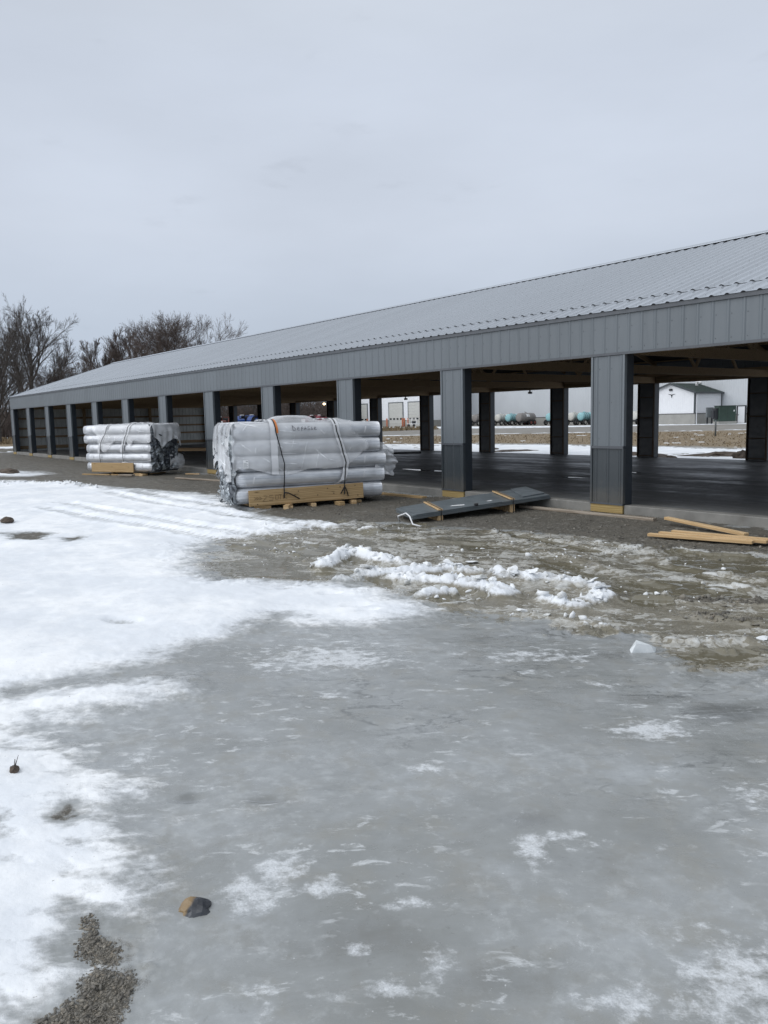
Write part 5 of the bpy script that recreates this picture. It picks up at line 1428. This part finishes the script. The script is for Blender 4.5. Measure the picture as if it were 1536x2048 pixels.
m = MB(); m.box(-1.1, 1.1, -.5, .5, .45, .55); m.build('deck', M['whitep'], tr)
for x in (-1.05, 0, 1.05):
    m = MB(); m.box(x-.03, x+.03, -.5, -.44, .552, 1.25); m.build('rail_post', M['whitep'], tr)
m = MB(); m.box(-1.1, 1.1, -.5, -.45, 1.252, 1.31); m.build('rail', M['whitep'], tr)
for x in (-.6, .6):
    m = MB(); m.lathe([(.24, -.62), (.24, -.48)], (x, 0, .25), 'y', 14); m.build('wheel', M['rubber'], tr)
m = MB(); m.box(-.4, .4, -.3, .3, .56, .95, bev=.05); m.build('pump', M['darkmetal'], tr)

# tank trailers in a row
def tank_trailer(x, y, color, label, L=1.75, Rr=.58, second=None, zc=1.0, wheel='rubber', tandem=False, patch=False, group='tank trailers before the warehouse'):
    t = thing('tank_trailer', label, 'tank trailer', (x, y, G), 0, group)
    zz = zc-G
    n = 2 if second else 1
    for k in range(n):
        y0 = k*(L+.12)
        m = MB(); e = .16
        m.lathe([(Rr*.35, y0), (Rr*.75, y0+.04), (Rr*.93, y0+.10), (Rr, y0+e+.05), (Rr, y0+L-e), (Rr*.9, y0+L-.06), (Rr*.35, y0+L)], (0, 0, zz), 'y', 24)
        tk = m.build('tank', M[color if k == 0 else second], t, True)
        m = MB(); m.lathe([(.17, zz+Rr-.03), (.17, zz+Rr+.08), (.12, zz+Rr+.11)], (0, y0+L/2, 0), 'z', 12); m.build('hatch', M[color if k == 0 else second], tk)
        for q in (.28, .5, .76):
            m = MB(); m.lathe([(Rr+.006, y0+L*q-.025), (Rr+.018, y0+L*q-.02), (Rr+.018, y0+L*q+.02), (Rr+.006, y0+L*q+.025)], (0, 0, zz), 'y', 24)
            m.build('hoop', M['cab' if color != 'teal' else 'darkmetal'], tk)
    T = n*(L+.12)
    m = MB()
    for s in (-.35, .35): m.box(s-.05, s+.05, -.15, T+.1, .40, .52)
    for q in (.1, .5, .9): m.box(-.42, .42, T*q-.08, T*q+.08, .522, zz-Rr*.72)
    m.box(-.06, .06, -.95, -.152, .42, .50)
    m.build('frame', M['darkmetal'], t)
    for yy in ((T*.60, T*.60+.78) if tandem else (.28, T-.32)):
        for s in (-.66, .66):
            m = MB(); a, b = (s-.11, s+.11); rr = .39
            m.lathe([(rr*.8, a), (rr, a+.04), (rr, b-.04), (rr*.8, b)], (0, yy, rr+.005), 'x', 20)
            w = m.build('wheel', M['rubber'], t)
            m = MB(); m.lathe([(rr*.55, a-.012), (rr*.3, b+.012)][:1]+[(rr*.55, b+.012)], (0, yy, rr+.005), 'x', 16); m.build('rim', M['rust' if tandem else 'cream'], w)
    if patch:
        m = MB(); m.add([(Rr*math.cos(q)*1.02, y_, zz+Rr*math.sin(q)*1.02) for q in (R_(8), R_(28), R_(48)) for y_ in (L*.36, L*.56)], [(0, 1, 3, 2), (2, 3, 5, 4)]); m.build('placard', M['whitep'], t)
        m = MB(); m.tube([(.0, L*.45, zz+Rr), (0, L*.45, zz+Rr+.3)], .025, 6); m.build('vent_pipe', M['darkmetal'], t)
    return t
P = tank_trailer
P(-92.5, 77.5, 'teal', 'teal tank trailer standing alone at the left end of the row, beside the second column', second='teal')
P(-86.4, 78.6, 'cream', 'cream tank trailer mostly hidden behind the second column', second='cream')
P(-83.4, 77.5, 'greytank', 'dirty pale grey tank trailer just right of the second column', L=1.9, Rr=.62)
P(-78.4, 77.5, 'cream', 'white tank trailer left of the teal one in the middle opening', second='cream')
P(-76.2, 77.5, 'teal', 'teal tank trailer between the white tank and the big grey tanker', second='teal')
P(-73.8, 77.3, 'greytank', 'big dirty grey tanker with rusty tandem wheels and a white square placard', L=3.3, Rr=.66, zc=1.02, tandem=True, patch=True)
P(-68.2, 77.5, 'teal', 'teal tank trailer with its hitch to the left, cut off by a dark rear column', L=1.7)
P(-64.2, 77.5, 'cream', 'cream banded tank trailer left of the teal pair by the nearest column', second='cream')
P(-62.5, 77.5, 'teal', 'teal pair of tanks on a trailer beside the nearest grey column', second='teal')
P(-60.2, 77.5, 'cream', 'white tank trailer half hidden by the left edge of the nearest column', second='cream')
P(-53.2, 76.5, 'cream', 'white tank trailer glimpsed right of the nearest column', L=2.0)

# farm machines beyond the left openings
def machine(label, x, y, rot, paint, sc_=1., group='farm machines beyond the barn'):
    t = thing('tractor', label, 'tractor', (x, y, G), rot, group); t.scale = (sc_,)*3
    m = MB(); m.box(.15, 1.55, -.34, .34, .85, 1.42, bev=.12); m.build('hood', M[paint], t)
    m = MB(); m.box(1.56, 1.62, -.28, .28, .9, 1.34, bev=.02); m.build('grille', M['whitep'], t)
    m = MB(); m.box(-.9, 1.5, -.22, .22, .55, .848); m.build('chassis', M['darkmetal'], t)
    for s in (-1, 1):
        m = MB(); pr = [(.50, .0), (.80, .08), (.80, .34), (.50, .42)]
        m.lathe([(r, s*(.48+h)-(.0)) for r, h in (pr if s > 0 else pr)], (-.65, 0, .80), 'y', 26); w = m.build('rear_wheel', M['rubber'], t)
        m = MB(); m.lathe([(.42, s*.52), (.36, s*.93)], (-.65, 0, .80), 'y', 18); m.build('rim', M['whitep'], w)
        m = MB(); m.lathe([(.30, s*.52), (.40, s*.56), (.40, s*.70), (.30, s*.74)], (1.2, 0, .40), 'y', 20); w = m.build('front_wheel', M['rubber'], t)
        m = MB(); m.lathe([(.20, s*.51), (.18, s*.75)], (1.2, 0, .40), 'y', 14); m.build('rim', M['whitep'], w)
        m = MB(); vs = []
        for k in range(9):
            q = R_(15+k*18); vs += [(-.65+.90*math.cos(q), s*.40, .80+.90*math.sin(q)), (-.65+.90*math.cos(q), s*.92, .80+.90*math.sin(q))]
        m.add(vs, [(2*k, 2*k+1, 2*k+3, 2*k+2) for k in range(8)]); m.build('fender', M[paint], t)
    m = MB(); m.box(-.75, -.25, -.28, .28, .95, 1.12, bev=.05); m.box(-.82, -.70, -.28, .28, 1.1, 1.6, bev=.05); m.build('seat', M['darkmetal'], t)
    m = MB(); m.tube([(-.95, -.42, 1.0), (-1.0, -.42, 1.62), (-1.0, -.36, 1.70), (-1.0, .36, 1.70), (-1.0, .42, 1.62), (-.95, .42, 1.0)], .045, 8); m.build('roll_bar', M[paint], t)
    for q in (-.55, .55):
        m = MB(); m.box(-.75, -.45, q-.16, q+.16, 1.71, 1.80, bev=.03); m.build('fender_highlight', M['whitep'], t)  # white blocks added to imitate bright highlights on top, no lamps
    m = MB(); m.tube([(-.10, 0, 1.15), (.12, 0, 1.62)], .03, 6); m.lathe([(.17, 1.61), (.19, 1.63), (.17, 1.65)], (.12, 0, 0), 'z', 14); m.build('steering_wheel', M['darkmetal'], t)
    m = MB(); m.tube([(1.0, .2, 1.42), (1.0, .2, 1.72)], .035, 8); m.build('exhaust', M['darkmetal'], t)
    return t
machine('blue tractor on the left of two, seen above the large bundle', -80.5, 35.4, R_(-60), 'blue', 1.30)
machine('blue tractor on the right of two, seen above the large bundle', -79.7, 37.9, R_(-120), 'blue', 1.32)
machine('dull red machine by the woods, seen left of the blue tractors', -77.5, 31.3, R_(-40), 'rust', 1.2)
machine('dark red tractor low behind the plastic hump of the large bundle', -80.8, 45.6, R_(-70), 'red', 1.2)
machine('dark red tractor at the right, just left of the third column', -78.1, 46.8, R_(-130), 'red', 1.28)

# lit yard lamp beyond the barn
lp = thing('yard_lamp', 'lit yellow yard lamp on a pole among bare trees', 'yard lamp', (-98.5, 60., G))
m = MB(); m.tube([(0, 0, 0), (0, 0, 4.2), (.0, -.3, 4.4), (0, -.8, 4.4)], .07, 8); m.build('pole', M['cab'], lp)
m = MB(); m.lathe([(.12, 4.34), (.30, 4.22), (.26, 4.12)], (0, -.9, 0), 'z', 14); hd_ = m.build('lamp_head', M['cab'], lp)
m = MB(); m.lathe([(.10, 4.118), (.22, 4.0), (.18, 3.86), (.06, 3.80)], (0, -.9, 0), 'z', 14); m.build('bulb', M['lampglow'], lp, True)
# flood lamps under the rear header
for x, l in ((-12.2, 'small dark flood lamp hanging under the rear beam above the tanks'), (-19.6, 'small dark flood lamp hanging under the rear beam above the garage doors')):
    f = thing('flood_lamp', l, 'flood lamp', (x, W+.03, ZB-.004))
    m = MB(); m.box(-.02, .02, -.02, .02, -.049, 0); m.build('bracket', M['darkmetal'], f)
    m = MB(); m.box(-.07, .07, -.04, .07, -.13, -.05, bev=.012); m.build('housing', M['darkmetal'], f)

# ------------------------------------------------------------------ bare trees
def tree(name, label, cat, loc, h, seed, spread=1., lead=.55, nlim=9, mt='bark', group=None, up=.3, levels=5, lean=0., dens=1., r0=None, limb=.36, low=.32):
    r = random.Random(seed); root = thing(name, label, cat, loc, 0, group)
    T = MB(); Cn = MB(); rmin = .0125
    def branch(p, d, L, rad, lev):
        n = (7, 6, 5, 4, 3, 3)[lev]
        pts = [p]; rr = [rad]; q = Vector(p); dd = Vector(d); g = (.05, .10, .12, .13, .13, .13)[lev]
        for k in range(n):
            dd = (dd+Vector((r.gauss(0, g), r.gauss(0, g), r.gauss(.0, g*.8)+(.10*up if lev else .03)))).normalized()
            q = q+dd*(L/n); pts.append(q.copy())
            rr.append(max(.0055, rad*(1-(.70 if lev else .55)*((k+1)/n)**.9)))
        (T if lev <= 1 else Cn).tube(pts, rr, (9, 6, 5, 3, 3, 3)[lev], cap=False)
        if lev >= levels: return
        nc = max(2, int((nlim, 7, 6, 6, 4)[lev]*dens*r.uniform(.85, 1.25)))
        for c in range(nc):
            f = (low+(1-low)*((c+r.random())/nc)) if lev == 0 else r.uniform(.22, 1.)
            if c == nc-1: f = 1.
            i = min(int(f*n), n-1); e = f*n-i
            b = pts[i].lerp(pts[i+1], e); rb = rr[i]+(rr[i+1]-rr[i])*e
            base = (pts[i+1]-pts[i]).normalized()
            az = 2.4*c+r.uniform(-.6, .6)+seed
            side = Vector((math.cos(az), math.sin(az), r.gauss(0, .25))) if lev == 0 else Vector((r.gauss(0, 1), r.gauss(0, 1), r.gauss(0, .7)))
            side = (side-base*side.dot(base)).normalized()
            k = (r.uniform(.60, 1.05) if lev == 0 else r.uniform(.40, .85))*spread*(1.15-.5*f if lev == 0 else 1) if c < nc-1 else r.uniform(.05, .35)
            nd = (base+side*k+Vector((0, 0, up*.25))).normalized()
            cl = h*limb*r.uniform(.75, 1.15)*(1.2-.45*f) if lev == 0 else L*r.uniform(.40, .66)*(1.15-.45*f)
            branch(b, nd, cl, max((.02, .02, .018, .012, .0085, .0065)[lev], rb*(r.uniform(.5, .72) if lev else r.uniform(.42, .62))), lev+1)
    branch(Vector((0, 0, -.1)), Vector((lean, 0, 1)).normalized(), h*lead, r0 or h*.021, 0)
    T.build('trunk', M[mt], root, True); Cn.build('crown', M[mt], root)
    return root
LG = 'bare trees behind the far end of the barn'
tree('bare_tree', 'tallest forked bare tree with one straight dark trunk behind the far left corner', 'tree', (-78.2, 9.9, G), 15.4, 3, .95, .58, 11, 'bark', LG, .30, 5, 0, 1.0, limb=.37, low=.22)
tree('bare_tree', 'spreading bare tree at the left edge of the photo', 'tree', (-71.5, 5.6, G), 13.4, 14, 1.1, .5, 11, 'bark', LG, .25, 5, 0, 1.0, limb=.44, low=.15)
tree('bare_tree', 'lower rounded bare tree right of the tall trunk, above the roof end', 'tree', (-84.0, 14.6, G), 10.2, 25, 1.2, .42, 14, 'bark2', LG, .15, 5, 0, 1.2, limb=.50, low=.2)
tree('bare_tree', 'leaning bare tree between the left edge and the tall trunk', 'tree', (-81.5, 7.2, G), 13.6, 36, .9, .58, 11, 'bark', LG, .35, 5, .05, .95, limb=.38, low=.2)
tree('bare_tree', 'widest bare tree with fanned limbs above the middle of the roof', 'tree', (-80.0, 26.6, G), 15.3, 47, 1.0, .42, 14, 'bark2', LG, .3, 5, 0, 1.2, limb=.50, low=.35)
tree('bare_tree', 'narrow upright bare tree left of the widest crown', 'tree', (-88., 24.4, G), 15.6, 58, .75, .6, 13, 'bark2', LG, .45, 5, 0, 1.15, limb=.32, low=.2)
tree('bare_tree', 'slim pale bare tree farther left over the roof slope', 'tree', (-92., 22.8, G), 14.2, 69, .7, .62, 11, 'bark2', LG, .5, 5, limb=.30, low=.2)
tree('bare_tree', 'short bushy bare tree low over the roof near the left trees', 'tree', (-97.5, 22.4, G), 9.5, 70, .8, .5, 11, 'bark2', LG, .45, 5, limb=.36, low=.15)
tree('bare_tree', 'small bare sapling just clearing the roof between the two groups', 'tree', (-99., 19.4, G), 7., 71, .8, .5, 9, 'bark2', LG, .45, 5, limb=.36, low=.15)
# woods behind: copies of three trees, too alike to tell apart
pr = [tree('woodland_tree', 'bare grey tree in the far wood behind the barn', 'tree', (-118, 30, G), 11., s, .9, .6, 9, k, 'bare trees of the far wood', .45, 4, 0, 1.0, .13, limb=.33, low=.2) for s, k in ((101, 'bark'), (102, 'bark2'), (103, 'bark'))]
spots = []
for i in range(52):
    f = i/51.; spots.append((-96-22*rnd.random()-14*f, -14+100*f+rnd.uniform(-1.5, 1.5)))
for i, (x, y) in enumerate(spots):
    s_ = rnd.uniform(.75, 1.1)
    if i < 3: pr[i].location = (x, y, G); continue
    dup(pr[i % 3], (x, y, G), rnd.uniform(0, 6.28), scale=(s_,)*3)
# tangled scrub under the wood: thousands of stems, one mass
u = MB(); r = random.Random(77)
for k in range(9500):
    f = r.random(); x = -92-26*r.random()-22*f; y = -18+112*f
    h = r.uniform(1.6, 4.6)*(1 if r.random() < .8 else 1.5)*(1+.45*f); b = Vector((x, y, G-.1))
    t1 = b+Vector((r.gauss(0, .25)*h*.4, r.gauss(0, .25)*h*.4, h*.6)); t2 = t1+Vector((r.gauss(0, .3)*h*.4, r.gauss(0, .3)*h*.4, h*.4))
    u.tube([b, t1, t2], [.05, .032, .012], 3, False)
    for q in range(3):
        s0 = b.lerp(t1, r.uniform(.3, 1)); u.tube([s0, s0+Vector((r.gauss(0, .5), r.gauss(0, .5), r.uniform(.2, .9)))*h*.35], [.025, .01], 3, False)
o = u.build('undergrowth', M['bark2']); tag(o, 'brown tangled scrub under the bare far wood', 'undergrowth', kind='stuff')
# dead grass standing before the wood
u = MB()
for k in range(9000):
    x = -66-20*r.random(); y = -14+70*r.random(); h = r.uniform(.15, .5)
    a = r.uniform(0, 6.28); c, s_ = math.cos(a)*.09, math.sin(a)*.09; lx, ly = r.gauss(0, .12), r.gauss(0, .12)
    u.add([(x-c, y-s_, G-.05), (x+c, y+s_, G-.05), (x+lx+c*.6, y+ly+s_*.6, G+h), (x+lx-c*.6, y+ly-s_*.6, G+h*.9)], [(0, 1, 2, 3)])
for k in range(9000):
    x = -62+62*r.random(); y = 18+26*r.random()
    if y > 31+max(-9, min(26, (x+45.5)*.86)) or y < 22.4-min(8, max(0, -x-24))*.5: continue
    h = r.uniform(.03, .10); a = r.uniform(0, 6.28); c, s_ = math.cos(a)*.03, math.sin(a)*.03; lx, ly = r.gauss(0, .08), r.gauss(0, .08)
    u.add([(x-c, y-s_, G-.05), (x+c, y+s_, G-.05), (x+lx+c*.5, y+ly+s_*.5, G+h), (x+lx-c*.5, y+ly-s_*.5, G+h*.8)], [(0, 1, 2, 3)])
M['grass'] = mat('dead_grass', (.205, .155, .092), .9, var=.15, vs=.6)
o = u.build('grass', M['grass']); tag(o, 'short dead brown grass beyond the barn', 'grass', kind='stuff')

# ------------------------------------------------------------------ overcast sky, weak soft sun, camera
SUN_EL, SUN_AZ = R_(32), R_(248)
w = bpy.data.worlds.new('World'); S.world = w; w.use_nodes = True
nt = w.node_tree; N = nt.nodes; Lk = nt.links
bg = N['Background']; bg.inputs['Strength'].default_value = .1
tc = N.new('ShaderNodeTexCoord'); sep = N.new('ShaderNodeSeparateXYZ'); Lk.new(tc.outputs['Generated'], sep.inputs[0])
cr = N.new('ShaderNodeValToRGB'); Lk.new(sep.outputs[2], cr.inputs[0])
e = cr.color_ramp.elements
SK = 10.
e[0].position = 0.; e[0].color = (.45, .53, .64, 1); e[1].position = 1.; e[1].color = (.80, .83, .87, 1)
for p_, c_ in ((.06, (.51, .585, .70)), (.22, (.64, .70, .805)), (.38, (.635, .695, .80)), (.6, (.68, .73, .79))):
    x = e.new(p_); x.color = (*c_, 1)
mp = N.new('ShaderNodeMapping'); mp.inputs['Scale'].default_value = (1.6, 1.6, 5.); Lk.new(tc.outputs['Generated'], mp.inputs[0])
nz = N.new('ShaderNodeTexNoise'); nz.inputs['Scale'].default_value = 1.5; nz.inputs['Detail'].default_value = 5; nz.inputs['Roughness'].default_value = .5; Lk.new(mp.outputs[0], nz.inputs['Vector'])
mr = N.new('ShaderNodeMapRange'); mr.inputs[1].default_value = .3; mr.inputs[2].default_value = .7; mr.inputs[3].default_value = .93; mr.inputs[4].default_value = 1.05; Lk.new(nz.outputs[0], mr.inputs[0])
# a few darker wisps
nz2 = N.new('ShaderNodeTexNoise'); nz2.inputs['Scale'].default_value = 4.2; nz2.inputs['Detail'].default_value = 5; Lk.new(mp.outputs[0], nz2.inputs['Vector'])
mr2 = N.new('ShaderNodeMapRange'); mr2.interpolation_type = 'SMOOTHSTEP'; mr2.inputs[1].default_value = .62; mr2.inputs[2].default_value = .76; mr2.inputs[3].default_value = 1.; mr2.inputs[4].default_value = .90; Lk.new(nz2.outputs[0], mr2.inputs[0])
mm_ = N.new('ShaderNodeMath'); mm_.operation = 'MULTIPLY'; Lk.new(mr.outputs[0], mm_.inputs[0]); Lk.new(mr2.outputs[0], mm_.inputs[1])
vm = N.new('ShaderNodeVectorMath'); vm.operation = 'SCALE'; Lk.new(cr.outputs[0], vm.inputs[0])
ms = N.new('ShaderNodeMath'); ms.operation = 'MULTIPLY'; Lk.new(mm_.outputs[0], ms.inputs[0]); ms.inputs[1].default_value = SK; Lk.new(ms.outputs[0], vm.inputs['Scale'])
sky = N.new('ShaderNodeTexSky'); sky.sky_type = 'NISHITA'; sky.sun_disc = False; sky.sun_elevation = SUN_EL; sky.sun_rotation = R_(90)-SUN_AZ
# the cloud is thinner towards the hidden sun, behind the camera
dt = N.new('ShaderNodeVectorMath'); dt.operation = 'DOT_PRODUCT'; Lk.new(tc.outputs['Generated'], dt.inputs[0]); dt.inputs[1].default_value = (math.cos(SUN_EL)*math.cos(SUN_AZ), math.cos(SUN_EL)*math.sin(SUN_AZ), math.sin(SUN_EL))
mr3 = N.new('ShaderNodeMapRange'); mr3.interpolation_type = 'SMOOTHSTEP'; mr3.inputs[1].default_value = .35; mr3.inputs[2].default_value = 1.; mr3.inputs[3].default_value = SK; mr3.inputs[4].default_value = SK*1.6; Lk.new(dt.outputs['Value'], mr3.inputs[0]); Lk.new(mr3.outputs[0], ms.inputs[1])
mx = N.new('ShaderNodeMix'); mx.data_type = 'RGBA'; mx.inputs[0].default_value = .06
Lk.new(vm.outputs[0], mx.inputs[6]); Lk.new(sky.outputs[0], mx.inputs[7]); Lk.new(mx.outputs[2], bg.inputs['Color'])

sd = bpy.data.lights.new('sun', 'SUN'); sd.energy = 1.35; sd.angle = R_(75); sd.color = (1., .97, .93)
so = link(bpy.data.objects.new('sun', sd))
dv = Vector((math.cos(SUN_EL)*math.cos(SUN_AZ), math.cos(SUN_EL)*math.sin(SUN_AZ), math.sin(SUN_EL)))
so.rotation_euler = dv.to_track_quat('Z', 'Y').to_euler(); so.location = (0, -30, 40)

cd = bpy.data.cameras.new('camera'); co_ = link(bpy.data.objects.new('camera', cd)); S.camera = co_
cd.sensor_fit = 'VERTICAL'; cd.sensor_height = 24.; cd.lens = 24.*1579.57/2048.; cd.clip_start = .05; cd.clip_end = 6000
Rr_ = Vector((0.60709636, 0.7943361, -0.02154459)); Uu = Vector((-0.0814358, 0.08916415, 0.99268221)); Ff = Vector((-0.79044432, 0.60089925, -0.11881863))
mw = Matrix((Rr_, Uu, -Ff)).transposed().to_4x4(); mw.translation = Vector((CX, CY, CH)); co_.matrix_world = mw
S.view_settings.view_transform = 'Standard'; S.view_settings.look = 'None'; S.view_settings.exposure = 0; S.view_settings.gamma = 1
S.cycles.max_bounces = 8; S.cycles.transparent_max_bounces = 16; S.cycles.use_denoising = True
S.cycles.caustics_reflective = False; S.cycles.caustics_refractive = False
